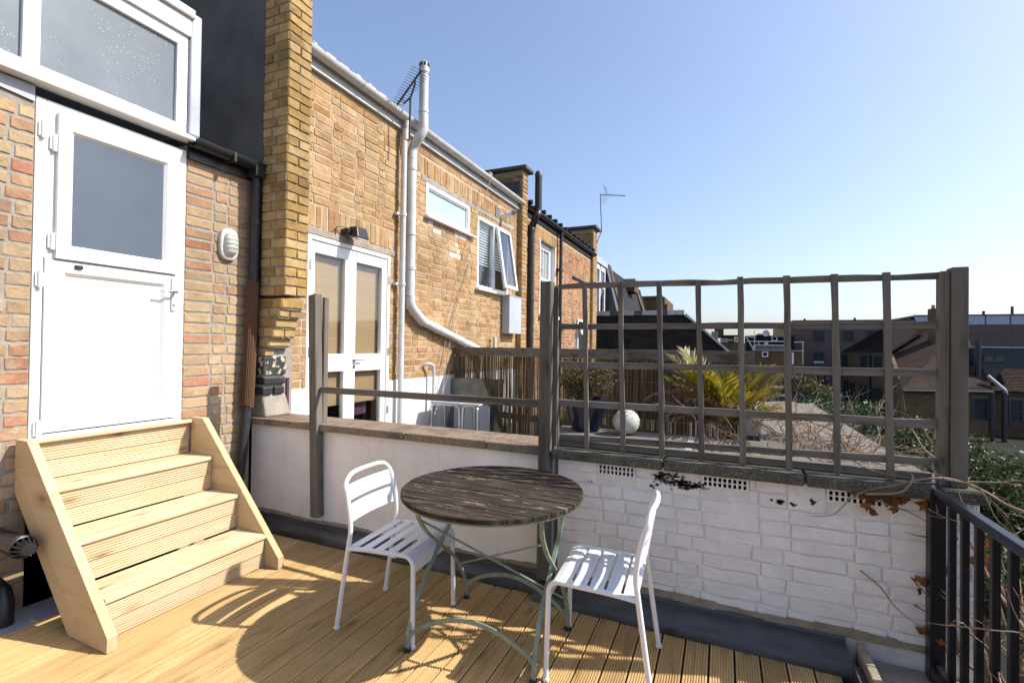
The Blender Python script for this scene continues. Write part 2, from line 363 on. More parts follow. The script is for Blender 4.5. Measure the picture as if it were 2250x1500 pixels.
def lay(parent, rects, face, mat, limit=300, D=.012, jit=.002, name='brick', H=None, focus=None, var=.0015):
    """rects: (u0,u1,z0,z1,plane) ; face '+X': u is Y, plane is X ; face '-Y': u is X, plane is Y"""
    rects = [q for q in rects if q[1]-q[0] > .018 and q[3]-q[2] > .015]
    def pos(q):
        u, z = (q[0]+q[1])/2, (q[2]+q[3])/2
        return Vector((q[4], u, z)) if face == '+X' else Vector((u, q[4], z))
    foc = focus or EYE
    rects.sort(key=lambda q: (pos(q)-foc).length)
    big = MB(); base = BASE[parent]; rng = random.Random(len(rects))
    for i, q in enumerate(rects):
        L, Hh = q[1]-q[0], q[3]-q[2]; LL = min((.22, .105, .065, .3), key=lambda a: abs(a-L)); HH = min((.067, .22, .067), key=lambda a: abs(a-Hh))
        vars_, cache = brick_variants(LL, HH, D, jit); k = rng.randrange(len(vars_)); p = pos(q); dv = rng.uniform(-var, var); p = p+(Vector((dv, 0, 0)) if face == '+X' else Vector((0, -dv, 0)))
        if i < limit:
            if (k, mat) not in cache:
                me = bpy.data.meshes.new(name); me.from_pydata(vars_[k][0], [], vars_[k][1]); me.materials.append(MT[mat]); cache[(k, mat)] = me
            o = bpy.data.objects.new(name, cache[(k, mat)]); col.objects.link(o); o.parent = parent; o.location = p-base
            o.scale = (1, L/LL, Hh/HH); o.rotation_euler = (rng.uniform(-.008, .008), 0, 0 if face == '+X' else -math.pi/2)
        else:
            vs = [(x, y*L/LL, z*Hh/HH) for x, y, z in vars_[k][0]]
            vs = [(p.x+x, p.y+y, p.z+z) for x, y, z in vs] if face == '+X' else [(p.x+y, p.y-x, p.z+z) for x, y, z in vs]
            big.add(vs, vars_[k][1])
    if big.v: big.build(name+'_field', mat, parent, kind='stuff')
def bond(u0, u1, z0, z1, plane, course=.079, joint=.011, L=.232, Hd=.117, openings=(), seed=1, rag=.003, flemish=True, phase=0):
    r = random.Random(seed); out = []; n = int((z1-z0)/course+1e-6)
    for c in range(n):
        za = z0+c*course; zb = za+course-joint; zm = (za+zb)/2
        u = u0-(0 if c % 2 else L*.5)-r.uniform(0, .03)-phase; st = c % 2
        while u < u1:
            ln = (L if st else Hd) if flemish else (L if r.random() < .85 else Hd)
            st = not st; ln *= r.uniform(.94, 1.05)
            a, b = max(u, u0), min(u+ln-joint, u1); u += ln
            segs = [(a, b)]
            for (oa, ob, oz0, oz1) in openings:
                if oz0-.02 < zm < oz1+.02:
                    ns = []
                    for (p, q) in segs:
                        if q <= oa or p >= ob: ns.append((p, q))
                        else:
                            if p < oa: ns.append((p, oa))
                            if q > ob: ns.append((ob, q))
                    segs = ns
            for (p, q) in segs:
                if q-p > .02: out.append((p, q, za+r.uniform(-rag, rag), zb+r.uniform(-rag, rag), plane))
    return out
def backing(mb, face, u0, u1, z0, z1, front, back, openings=()):
    us = sorted({u0, u1} | {v for o in openings for v in o[:2] if u0 < v < u1}); zs = sorted({z0, z1} | {v for o in openings for v in o[2:] if z0 < v < z1})
    for i in range(len(us)-1):
        run = None
        for j in range(len(zs)-1):
            um, zm = (us[i]+us[i+1])/2, (zs[j]+zs[j+1])/2
            if any(o[0] < um < o[1] and o[2] < zm < o[3] for o in openings): continue
            if face == '+X': mb.box(back, front, us[i], us[i+1], zs[j], zs[j+1])
            else: mb.box(us[i], us[i+1], front, back, zs[j], zs[j+1])
    return mb
# ================================================================ SETTING
XD, XF, YW = -3.64, -3.58, 2.865
struct(bx('ground', 'ground', None, -400, 400, -60, 900, -5.3, -5.0))
deck = struct(bx('deck', 'dark', None, -3.63, .9, -5.0, 2.86, -.3, -.034))  # deck, edges and house wall lengthened unseen behind the camera to bounce sunlight
def groove_profile(w, h, n, dep=.005, edge=.006):
    top = [(0, h*.85), (.002, h)]; p = (w-2*edge)/n
    for i in range(n):
        a = edge+i*p; top += [(a+.2*p, h), (a+.4*p, h-dep), (a+.6*p, h-dep), (a+.8*p, h)]
    return [(0, 0)] + top + [(w-.002, h), (w, h*.85), (w, 0)]
PITCH = .1135
prof = groove_profile(PITCH-.009, .028, 8)
pm = {}
for k in range(-30, 4):
    x0 = .063+k*PITCH+.0045; y1 = 2.768 if x0 < -1.02 else 2.685
    if y1 not in pm:
        mb = MB(); mb.prism([(s, -5.0, z-.028) for s, z in prof], (0, y1+5.0, 0)); me = bpy.data.meshes.new('plank'); me.from_pydata(mb.v, [], mb.f); me.materials.append(MT['deckY']); pm[y1] = me
    o = bpy.data.objects.new('plank', pm[y1]); col.objects.link(o); o.parent = deck
    o.location = (x0, rnd.uniform(-.008, .004), rnd.uniform(-.0015, .001)); o.rotation_euler = (0, rnd.uniform(-.004, .004), 0)
# edge of the terrace at the right
struct(bx('terrace_edge', 'concrete', None, .64, 1.09, -5.0, 2.86, -.3, .012))
struct(bx('gutter_tray', 'leadpale', None, -3.64, -3.365, -5.0, 2.86, -.06, -.022))
# flat roof behind the wall and the lower terrace next door
fr = struct(MB().box(-1.36, .28, 3.15, 4.32, .1, .775).box(.28, 1.12, 3.15, 7.7, .1, .775).build('flat_roof', 'roofgrey'))
for (a, b, y0, y1) in ((-.25, .36, 3.9, 4.0), (.15, .9, 3.32, 3.38)): bx('felt_lap', 'roofwhite' if a < 0 else 'roofgrey', fr, a, a+.05, y0-.35, y1+.25, .776, .78)
MB().lathe([(0, .784), (.21, .784), (.22, .776)], (.02, 3.62, 0), 28).build('round_slab', 'roofgrey', fr)
struct(MB().box(-3.57, -1.36, 3.15, 9.0, -.1, .1).box(-1.36, .28, 4.32, 9.0, -.1, .1).build('neighbour_terrace', 'roofgrey'))
struct(bx('lower_roofs', 'roofgrey', None, -3.6, 1.3, 7.9, 15, -5, -.6))

# ================================================================ PARAPET, RENDERED
w1 = thing('rendered_parapet_wall', 'white rendered parapet wall with pebbly coping behind the slatted chair', 'wall', (-2.3, 3.0, -.05))
bx('wall_body', 'render', w1, XD+.01, -.965, YW, 3.11, -.05, .83)
xs = [XD+.005, -2.93, -2.05, -1.4, -.975]
for i in range(4): bx('coping_stone', 'coping1', w1, xs[i]+.003, xs[i+1]-.003, 2.815, 3.15, .831, .885+rnd.uniform(-.002, .002), bev=.008)
# ================================================================ PAINTED BRICK WALL
w2 = thing('painted_brick_wall', 'white painted brick wall with air bricks under the trellis', 'wall', (0, 3.0, -.05))
bx('wall_body', 'paintmortar', w2, -.93, 1.07, YW+.004, 3.11, -.05, .83)
airs = [(pl(a, b, 1, YW), pl(c, d, 1, YW)) for a, b, c, d in ((1314, 1020, 1396, 1048), (1542, 1048, 1645, 1078), (1816, 1086, 1942, 1124))]
ops = [(min(a.x, b.x)-.004, max(a.x, b.x)+.004, .74, .82) for a, b in airs]
br = bond(-.93, 1.07, .1, .835, YW, course=.0735, joint=.007, L=.285, Hd=.14, openings=ops, seed=4, rag=.004)
lay(w2, br, '-Y', 'paintbrick', D=.0045, jit=.004)
for a, b in airs:
    xa, xb = min(a.x, b.x), max(a.x, b.x); z1, z0 = .812, .747
    v = bx('air_brick', 'dark', w2, xa, xb, YW+.004, YW+.03, z0, z1)
    g = MB(); n = 9; cw = (xb-xa-.012)/n
    for j in range(n+1):
        c_ = xa+.006+j*cw; g.box(xa if j == 0 else c_-cw*.2, xb if j == n else c_+cw*.2, YW-.007, YW+.003, z0, z1)
    hs = (z1-z0)
    for f0, f1 in ((0, .16), (.44, .57), (.85, 1)): g.box(xa+.001, xb-.001, YW-.0066, YW+.0025, z0+hs*f0+.001, z0+hs*f1-.001)
    g.build('grille', 'paintbrick', v)
xs = [-.955, -.3, .38, 1.085]
for i in range(3): bx('coping_stone', 'coping2', w2, xs[i]+.003, xs[i+1]-.003, 2.785, 3.15, .826, .884+rnd.uniform(-.002, .003), bev=.012, seg=3)
# flaked paint patches
pk = MB(); r = random.Random(3)
for (cx, cz, sx, sz, n) in ((-.31, .765, .05, .03, 70), (-.21, .748, .08, .02, 110), (-.14, .742, .05, .012, 60), (-.27, .79, .09, .01, 50), (-.36, .72, .016, .016, 12), (.27, .72, .05, .006, 10), (.33, .715, .02, .004, 6), (-.74, .7, .04, .012, 8), (.42, .74, .008, .014, 10)):
    for _ in range(n):
        x, z = cx+r.gauss(0, sx*.55), cz+r.gauss(0, sz*.55); s = abs(r.gauss(0, .0032))+.0012
        k = 7; pts = [(x+s*1.7*r.uniform(.4, 1.3)*math.cos(6.283*j/k), YW-.0085, z+s*r.uniform(.4, 1.3)*math.sin(6.283*j/k)) for j in range(k)]
        pk.prism(pts, (0, .003, 0))
MT['flake'] = plain('bare_flake', (.09, .06, .04), (.05, .035, .025), .95, 30)
pk.build('flaked_paint', 'flake', w2, kind='stuff')
# ================================================================ LEAD FLASHING
def flashing(name, label, x0, x1, yd, zt, n):
    t = thing(name, label, 'flashing', ((x0+x1)/2, yd, 0))
    p = [(yd, -.03), (yd-.001, .035), (yd+.012, .052), (YW-.045, .075), (YW-.017, .085), (YW-.013, zt), (YW, zt+.004), (YW, -.03)]
    L = (x1-x0)/n
    for i in range(n):
        k = MB(); m0 = 8; a0 = x0+i*L+.001; a1 = x0+(i+1)*L+(.02 if i < n-1 else 0); off = .0015*(i % 2)
        for j in range(m0):
            xa, xb = a0+(a1-a0)*j/m0, a0+(a1-a0)*(j+1)/m0
        rows = []
        for j in range(m0+1):
            x = a0+(a1-a0)*j/m0; wv = [.003*math.sin(x*23+q*1.3)+.002*math.sin(x*51+q) for q in range(len(p))]
            rows.append([(x, y-off-(wv[q] if 0 < q < 6 else 0), z+off+(wv[q]*.7 if 1 < q < 6 else 0)) for q, (y, z) in enumerate(p)])
        vs = [v for rw in rows for v in rw]; c = len(p); fs = [(j*c+q, j*c+(q+1) % c, (j+1)*c+(q+1) % c, (j+1)*c+q) for j in range(m0) for q in range(c)]
        fs += [tuple(range(c))[::-1], tuple(range(m0*c, m0*c+c))]
        k.add(vs, fs).build('lead_sheet', 'lead', t, smooth=True)
    return t
f1 = flashing('lead_flashing', 'dark lead flashing along the foot of the rendered wall', -3.62, -1.02, 2.775, .115, 3)
f2 = flashing('lead_flashing', 'thick dark lead flashing along the foot of the painted brick wall', -1.02, .56, 2.69, .1, 2)
mm = MB()
for i in range(40):
    x = -3.62+i*(4.5/40); mm.box(x, x+4.5/40, YW-.012-.003*math.sin(i*1.7), YW+.003, .098 if x > -1.02 else .112, .135+.008*math.sin(i*.9))
o = mm.build('mortar_fillet', 'beigemortar', f2)
MB().prism([(.56, 2.7, -.03), (.64, 2.7, -.03), (.64, 2.7, .03), (.56, 2.7, .06)], (0, -4.0, 0)).build('lead_upstand', 'lead', f2)
bx('edge_trim', 'beigemortar', f2, .6, .638, -1.3, 2.84, -.03, .095, bev=.006)
# ================================================================ TRELLIS
tr = thing('wooden_trellis', 'weathered grey square grid trellis standing on the brick wall', 'trellis', (0, 2.88, .886))
bx('post', 'postZ', tr, .922, .957, 2.85, 2.905, .886, 1.878, bev=.003)
bx('post', 'postZ', tr, .96, 1.022, 2.84, 2.905, .886, 1.893, bev=.004)
ups = [(-.961, -.942), (-.775, -.747), (-.561, -.532), (-.341, -.312), (-.13, -.104), (.08, .102), (.298, .317), (.509, .528), (.722, .742)]
for i, (a, b) in enumerate(ups):
    h = .0145; pts = []
    n = 6; k = MB(); tp = 1.882+rnd.uniform(-.012, .01); rows = []
    for j in range(n+1):
        t_ = j/n; z = .888+(tp-.888)*t_; xm = b+(a-b)*t_+rnd.uniform(-.002, .002); hw = h+rnd.uniform(-.0015, .0015)
        rows += [(xm-hw, 2.858, z), (xm+hw, 2.858, z), (xm+hw, 2.877, z), (xm-hw, 2.877, z)]
    fs = [(j*4+q, j*4+(q+1) % 4, j*4+4+(q+1) % 4, j*4+4+q) for j in range(n) for q in range(4)]+[(3, 2, 1, 0), (n*4, n*4+1, n*4+2, n*4+3)]
    k.add(rows, fs).build('upright_slat', 'oldZ', tr, bev=.002)
for zl, zr, th in ((1.880, 1.861, .034), (1.628, 1.630, .034), (1.394, 1.401, .037), (1.155, 1.161, .04), (.943, .985, .036)):
    n = 12; k = MB(); rows = []
    for j in range(n+1):
        t_ = j/n; x = -.955+t_*1.877; z = zl+(zr-zl)*t_+rnd.uniform(-.002, .002); hh = th/2+rnd.uniform(-.0015, .0015)
        tp = hh-(rnd.choice((0, 0, 0, .008)) if zl > 1.8 else 0)
        rows += [(x, 2.878, z-hh), (x, 2.897, z-hh), (x, 2.897, z+tp), (x, 2.878, z+tp)]
    fs = [(j*4+q, j*4+4+q, j*4+4+(q+1) % 4, j*4+(q+1) % 4) for j in range(n) for q in range(4)]+[(0, 1, 2, 3), (n*4+3, n*4+2, n*4+1, n*4)]
    k.add(rows, fs).build('cross_slat', 'oldX', tr, bev=.002)
bx('base_rail', 'oldX', tr, -.955, .914, 2.91, 2.95, .886, .925, bev=.003)
# post with handrail on the rendered wall
tg = thing('timber_guard_rail', 'two weathered timber posts joined by a single rail over the rendered wall', 'rail', (-1.9, 2.83, .1))
k = MB(); k.hexa([(-2.885, 2.79, .175), (-2.815, 2.79, .175), (-2.815, 2.862, .175), (-2.885, 2.862, .175), (-2.93, 2.775, 1.87), (-2.86, 2.775, 1.885), (-2.86, 2.845, 1.885), (-2.93, 2.845, 1.87)])
k.build('post', 'postZ', tg, bev=.004)
MB().hexa([(-2.855, 2.85, .888), (-2.83, 2.85, .888), (-2.83, 2.895, .888), (-2.855, 2.895, .888), (-2.858, 2.85, 1.86), (-2.834, 2.85, 1.86), (-2.834, 2.895, 1.86), (-2.858, 2.895, 1.86)]).build('batten', 'oldZ', tg, bev=.002)
bx('post', 'postZ', tg, -1.03, -.962, 2.775, 2.862, .09, 1.9, bev=.004)
bx('batten', 'oldZ', tg, -.9615, -.935, 2.845, 2.857, .89, 1.87, bev=.002)
bx('rail', 'oldX', tg, -2.83, -1.03, 2.815, 2.84, 1.124, 1.17, bev=.003)
# ================================================================ BLACK RAILING
rg = thing('black_metal_railing', 'black painted metal railing with square balusters overgrown by twigs', 'railing', (.9, 1.8, 0))
MB().prism([(.868, 2.86, .855), (.925, 2.86, .855), (.925, 2.86, .868), (.913, 2.86, .884), (.88, 2.86, .884), (.868, 2.86, .868)], (0, -3.2, 0)).build('handrail', 'blackpaint', rg, bev=.002)
bx('bottom_rail', 'blackpaint', rg, .885, .91, -.3, 2.84, .07, .1)
bx('post', 'blackpaint', rg, .868, .925, 2.78, 2.838, .0125, .8548, bev=.003)
for y in [2.64-.118*i for i in range(20)]: bx('baluster', 'blackpaint', rg,   .885, .909, y-.012, y+.012, .1, .8555, bev=.002)
# ================================================================ STEPS
st = thing('wooden_steps', 'new pale pine steps with grooved risers leading up to the white door', 'steps', (-3.15, 1.87, 0))
for ya, yb in ((1.366, 1.411), (2.337, 2.382)):
    s0 = [(-2.69, 0), (-2.69, .075), (-3.475, .945), (-3.6, .945), (-3.6, .792), (-2.9, 0)]
    s1 = [(-2.902, 0), (-3.6, .789), (-3.6, .65), (-3.03, 0)]
    MB().prism([(x, ya, z+.001) for x, z in s0], (0, yb-ya, 0)).build('stringer', 'stairX', st, bev=.003)
    MB().prism([(x, ya+.001, z+.001) for x, z in s1], (0, yb-ya-.002, 0)).build('stringer_board', 'stairX', st, bev=.003)
gp = groove_profile(.094, .024, 6, .0055, .005)
tz = [0, .215, .45, .685, .915]; nx = [-2.8, -3.075, -3.345, -3.6]
rb = None
for i in range(4):
    z0, z1 = tz[i], tz[i+1]-(.026 if i < 3 else .008); h = (z1-z0-.008)/2
    for j in range(2):
        k = MB(); zz = z0+.003+j*(h+.004); xo = nx[i]-.014-(0 if j else .006)
        k.prism([(xo-.024+hh, 1.411+.002, zz+s*h/.094) for s, hh in gp], (0, .921, 0)); k.build('riser_board', 'stairY', st)
    if i < 3:
        for j in range(2): bx('tread_board', 'stairY', st, nx[i]-.14*j-.138, nx[i]-.14*j, 1.4115, 2.3365, z1+.0015, tz[i+1], bev=.004)
bx('top_board', 'stairY', st, -3.625, -3.58, 1.4115, 2.3365, .909, .93, bev=.003)
# ================================================================ TABLE
tb = thing('bistro_table', 'round weathered slatted wooden table on sage green folding metal legs', 'table', (-1.1, 2.29, 0))
cx, cy, rr, zt = -1.1, 2.29, .47, .76
n = 12; sw = 2*rr/n
for i in range(n):
    ya, yb = -rr+i*sw+.0022, -rr+(i+1)*sw-.0022
    def xe(y): return math.sqrt(max(rr*rr-y*y, 0.0004))
    ys = [ya+(yb-ya)*j/6 for j in range(7)]
    poly = [(cx+xe(y), cy+y, zt-.022) for y in ys]+[(cx-xe(y), cy+y, zt-.022) for y in ys[::-1]]
    MB().prism(poly, (0, 0, .022+rnd.uniform(-.0012, .0008))).build('slat', 'tabletop', tb, bev=.0025)
MB().tube([(cx+(rr-.018)*math.cos(6.283*i/48), cy+(rr-.018)*math.sin(6.283*i/48), zt-.03) for i in range(48)], .008, 6, closed=True).build('rim', 'sage', tb, smooth=True)
for dx in (-.3, .3): bx('bearer', 'sage', tb, cx+dx-.015, cx+dx+.015, cy-.32, cy+.32, zt-.034, zt-.0235)
for X, yo, a, b in ((-1.4, 0, 1.992, 2.56), (-.755, 0, 2.04, 2.5)):
    c = (a+b)/2
    S = lambda q: smoothpath([(X, c+(b-c)*q, .012), (X, c+(b-c)*q*.93, .12), (X, c+(b-c)*q*.55, .28), (X, c-.0*q, .415), (X, c-(b-c)*q*.5, .53), (X, c-(b-c)*q*.82, .64), (X, c-(b-c)*q*.85, .735)], 6)
    for q, dx in ((1, .009), (-1, -.009)):
        l = MB().bar([p+Vector((dx, 0, 0)) for p in S(q)], .011, .022, up=(1, 0, 0)).build('leg', 'sage', tb, smooth=False, bev=.002)
        e = S(q)[0]; MB().lathe([(.0, .001), (.018, .001), (.02, .006), (.017, .016), (.0, .017)], (e.x+dx, e.y, 0), 14).build('foot', 'blackplastic', l, smooth=True)
for ya, yb in ((2.0, 2.045), (2.55, 2.49)):
    MB().bar([(-1.4+.645*t_/16, ya+(yb-ya)*t_/16, .075+.13*math.sin(math.pi*t_/16)**.8) for t_ in range(17)], .02, .008, up=(0, 1, 0)).build('arched_stretcher', 'sage', tb)
MB().tube([(-1.4, 2.06, .625), (-.755, 2.43, .2)], .0055, 6).tube([(-1.4, 2.47, .235), (-.755, 2.08, .6)], .0055, 6).build('brace', 'sage', tb)
# ================================================================ CHAIRS
def make_chair(label):
    t = thing('metal_chair', label, 'chair', (0, 0, 0), 'white metal chairs at the bistro table'); hw = .215; r_ = .0125
    for s in (-1, 1):
        y = s*hw
        rear = smoothpath([(-.23, y*1.02, .008), (-.17, y, .42), (-.158, y*.985, .52), (-.168, y*.98, .62), (-.192, y*.96, .72)], 5)
        MB().tube(rear, r_, 10).build('rear_leg', 'chair', t, smooth=True)
        front = [Vector((.232, y*1.03, .008)), Vector((.225, y, .39))]+arc((.175, y, .395), .05, 0, math.pi/2, 6, (1, 0, 0), (0, 0, 1))+[Vector((-.05, y, .438)), Vector((-.168, y*.99, .427))]
        MB().tube(front, r_, 10).build('front_leg', 'chair', t, smooth=True)
        for p in ((-.23, y*1.02), (.232, y*1.03)): MB().lathe([(0, .0005), (.0155, .0005), (.0165, .006), (.0155, .013), (.0, .0135)], (p[0], p[1], 0), 12).build('foot_cap', 'chair', t, smooth=True)
    def bx_(q): return -.042*(1-(q/hw)**2)
    top = [(-.192, -hw*.96, .72)]+[(-.205+bx_(q*hw)*.6, q*hw*.93, .80-.05*abs(q)**6) for q in [-1+.125*i for i in range(17)]]+[(-.192, hw*.96, .72)]
    MB().tube(smoothpath(top, 3), r_, 10).build('top_rail', 'chair', t, smooth=True)
    for z0, z1 in ((.665, .745), (.555, .645)):
        k = MB(); rows = []; m_ = 10
        for j in range(m_+1):
            q = -1+2*j/m_; y = q*hw*.97
            for z in (z0, z1):
                xx = -.158-.034*((z-.52)/.2)+bx_(y)*.55
                rows += [(xx, y, z), (xx-.004, y, z)]
        fs = []
        for j in range(m_):
            a = j*4; b = a+4; fs += [(a, b, b+2, a+2), (a+1, a+3, b+3, b+1), (a+2, b+2, b+3, a+3), (a, a+1, b+1, b)]
        k.add(rows, fs).build('back_slat', 'chair', t, smooth=True)
    xs = [-.165+i*.075 for i in range(5)]
    for i, x in enumerate(xs):
        k = MB(); x1 = x+.058 if i < 4 else .178; zz = .443+.001*i
        pts = [(x, zz-.004), (x+.006, zz), (x1, zz+.003)]
        if i == 4: pts += [(x1+.028, zz-.006), (x1+.046, zz-.03), (x1+.05, zz-.085)]
        pts2 = pts+[(px-.003, pz-.004) for px, pz in pts[::-1]]
        if i == 4: pts2 = pts+[(px-.005, pz-.004) for px, pz in pts[::-1]]
        k.prism([(px, -hw+.006, pz) for px, pz in pts2], (0, 2*hw-.012, 0)).build('seat_slat', 'chair', t, bev=.0015)
    for x in (-.09, .1): bx('seat_bracket', 'chair', t, x-.012, x+.012, -hw+.01, -hw+.03, .418, .432)
    return t
ch1 = make_chair('white metal slatted chair facing the steps side of the round table, back towards the rendered wall end')
ch2 = copy_tree(ch1)
ch1['label'] = 'white metal slatted chair with its back to the wooden steps'
ch2['label'] = 'white metal slatted chair standing in front of the painted brick wall'
ch1.location = (-1.643, 2.227, 0); ch1.rotation_euler = (0, 0, R(3.5))
ch2.location = (-.502, 2.317, 0); ch2.rotation_euler = (0, 0, R(180+3.2))
# ================================================================ OUR HOUSE: door wall
hs = thing('brick_house', 'mixed red and yellow brick house wall holding the white stable door', 'house', (-3.9, 1.9, 0))
mb = MB(); opn = [(1.43, 2.285, .9, 3.05)]
backing(mb, '+X', -5.0, 2.849, -.06, 2.95, XD, XD-.3, opn)
mb.box(XD-.3, XD, 1.43, 2.285, -.06, .895)
mb.build('wall', 'mortar_grey', hs)
lay(hs, bond(.3, 1.428, -.02, 2.87, XD, course=.0795, joint=.017, seed=11)+bond(2.29, 2.84, -.02, 2.95, XD, course=.0795, joint=.017, seed=12), '+X', 'brick_mixed', D=.006, jit=.003, focus=Vector((-3.6, 2.1, 1.6)))
MB().add([(XD+.012, .3, 2.955), (XD+.012, 1.425, 2.955), (XD+.014, 1.425, 2.865), (XD+.016, 1.1, 2.9), (XD+.015, .3, 2.88), (XD+.002, .3, 2.955), (XD+.002, 1.425, 2.955), (XD+.004, 1.425, 2.865), (XD+.006, 1.1, 2.9), (XD+.005, .3, 2.88)],
    [(0, 4, 3, 1), (1, 3, 2), (5, 6, 1, 0), (6, 7, 2, 1), (7, 8, 3, 2), (8, 9, 4, 3)]).build('lead_apron', 'leadpale', hs)
# lean-to roof strip over the right part, dormer
MB().prism([(XD+.1, 2.3, 2.985), (XD+.1, 2.3, 3.0), (-4.6, 2.3, 3.3), (-4.6, 2.3, 3.2)], (0, .548, 0)).build('roof_strip', 'leadpale', hs)
dm = bx('dormer', 'leadpale', hs, -5.2, XD-.03, .2, 2.284, 3.05, 3.86)
def frame(name, mat, parent, y0, y1, z0, z1, w_, xb, xf, bev=.004, wb=None):
    wb = wb or w_
    return MB().box(xb, xf, y0, y0+w_, z0, z1).box(xb, xf, y1-w_, y1, z0, z1).box(xb, xf-.0004, y0+w_, y1-w_, z0, z0+wb).box(xb, xf-.0004, y0+w_, y1-w_, z1-w_, z1).build(name, mat, parent, bev=bev)
k = MB().box(XD-.03, XD+.012, .3, 2.276, 3.03, 3.085).box(XD-.03, XD+.012, .3, 2.276, 3.655, 3.74).box(XD-.03, XD+.014, 1.364, 1.444, 3.085, 3.655).box(XD-.03, XD+.0125, 2.2, 2.276, 3.085, 3.655)
k.build('window_frame', 'white', dm, bev=.006)
bx('glass_pane', 'frost_top', dm, XD-.02, XD-.012, 1.44, 2.205, 3.08, 3.66)
bx('glass_pane', 'frost_top', dm, XD-.02, XD-.012, .3, 1.37, 3.08, 3.66)
MB().prism([(XD-.02, .3, 2.965), (XD+.085, .3, 2.968), (XD+.09, .3, 2.985), (XD+.075, .3, 3.0), (XD+.02, .3, 3.028), (XD-.02, .3, 3.028)], (0, 2.0, 0)).build('sill', 'white', dm, bev=.004)
bx('fascia', 'white', dm, XD-.03, XD+.035, .3, 2.283, 3.741, 3.87, bev=.004)
bx('roof_cap', 'roofwhite', dm, -5.2, XD+.06, .2, 2.3, 3.871, 3.94, bev=.01)
MB().prism([(XD+.03, 2.285, 3.03), (XD+.03, 2.365, 3.03), (-4.9, 2.365, 3.03), (-4.9, 2.285, 3.03)], (0, 0, .9)).build('lead_cheek', 'leadpale', dm, bev=.01)
# ---- white stable door
def splay(name, mat, parent, y0, y1, z0, z1, gy0, gy1, gz0, gz1, xb, xf, xg):
    """leaf frame with a bevelled bead falling from the face xf to the glass xg"""
    iy0, iy1, iz0, iz1 = gy0-.022, gy1+.022, gz0-.022, gz1+.022
    V = []
    for x, a, b, c, d in ((xb, y0, y1, z0, z1), (xf, y0, y1, z0, z1), (xf, iy0, iy1, iz0, iz1), (xg, gy0, gy1, gz0, gz1), (xb, gy0, gy1, gz0, gz1)): V += [(x, a, c), (x, b, c), (x, b, d), (x, a, d)]
    Fc = [(q*4+i, q*4+(i+1) % 4, q*4+4+(i+1) % 4, q*4+4+i) for q in range(4) for i in range(4)]+[(16+i, 16+(i+1) % 4, (i+1) % 4, i) for i in range(4)]
    return MB().add(V, Fc).build(name, mat, parent, bev=.004)
dr = thing('white_stable_door', 'white plastic stable door with frosted upper light at the top of the steps', 'door', (XD, 1.86, .9))
frame('door_frame', 'white', dr, 1.432, 2.283, .9, 2.905, .048, XD-.06, XD+.008)
bx('threshold', 'whitepipe', dr, XD-.06, XD+.03, 1.44, 2.275, .905, .935, bev=.004)
lf = splay('lower_leaf', 'white', dr, 1.485, 2.231, .958, 1.976, 1.595, 2.128, 1.055, 1.885, XD-.05, XD+.016, XD-.01)
bx('panel', 'white', lf, XD-.04, XD-.008, 1.585, 2.138, 1.045, 1.895)
bx('shoot_bolt', 'blackplastic', lf, XD+.016, XD+.03, 1.625, 1.665, 1.935, 1.96, bev=.004)
bx('upper_backframe', 'white', dr, XD-.05, XD+.006, 1.478, 2.238, 1.98, 2.02)
MB().box(XD-.05, XD+.0055, 1.478, 1.535, 2.02, 2.86).box(XD-.05, XD+.0055, 2.21, 2.238, 2.02, 2.86).build('upper_stile', 'white', dr)
ul = splay('upper_leaf', 'white', dr, 1.528, 2.222, 1.983, 2.85, 1.61, 2.122, 2.073, 2.738, XD-.02, XD+.034, XD+.012)
bx('glass_pane', 'frost_door', ul, XD+.004, XD+.013, 1.6, 2.13, 2.06, 2.75)
for y, z, p in ((1.462, 2.72, dr), (1.462, 1.85, lf), (1.468, .985, lf), (1.515, 2.66, ul), (1.515, 2.08, ul)):
    MB().lathe([(0, -.05), (.011, -.05), (.011, .05), (0, .05)], (XD+.022, y, z), 12).box(XD+.008, XD+.02, y-.02, y+.02, z-.04, z+.04).build('hinge', 'white', p, bev=.002)
hd = bx('handle_plate', 'whitepipe', dr, XD+.0165, XD+.028, 2.186, 2.216, 1.72, 1.955, bev=.005)
MB().tube([(XD+.028, 2.203, 1.855), (XD+.062, 2.203, 1.855), (XD+.066, 2.19, 1.855), (XD+.064, 2.14, 1.857), (XD+.06, 2.09, 1.856)], [.009, .009, .009, .008, .007], 10).build('lever', 'steel', hd, smooth=True)
MB().lathe([(0, .028), (.008, .028), (.008, .034), (0, .034)], (XD, 2.203, 1.765), 12, 'x').build('lock_cylinder', 'steel', hd)
# ---- bulkhead lamp
lp = thing('bulkhead_lamp', 'white oval bulkhead lamp with ribbed clear glass on the brick wall', 'lamp', (XD, 2.615, 2.28))
def oval(k, rows, yc, zc, n=32, sq=.55):
    n0 = len(k.v)
    for x, a, b in rows:
        for i in range(n):
            t_ = 6.28318*i/n; c, s = math.cos(t_), math.sin(t_); e = .72
            k.v.append((x, yc+a*math.copysign(abs(c)**e, c), zc+b*math.copysign(abs(s)**e, s)))
    for q in range(len(rows)-1):
        for i in range(n): k.f.append((n0+q*n+i, n0+q*n+(i+1) % n, n0+(q+1)*n+(i+1) % n, n0+(q+1)*n+i))
    k.f.append(tuple(n0+(len(rows)-1)*n+i for i in range(n)))
k = MB(); oval(k, [(XD+.004, .077, .125), (XD+.035, .077, .125), (XD+.042, .07, .117), (XD+.043, .058, .1)], 2.615, 2.28); k.build('lamp_base', 'whitepipe', lp, smooth=True)
k = MB(); rws = []
for i in range(11):
    t_ = i/10; s = math.sqrt(max(1-t_**2.2, .02)); rws.append((XD+.043+.05*t_, .056*s, .096*s))
oval(k, rws, 2.615, 2.28); k.build('lamp_glass', 'lamp', lp, smooth=True)
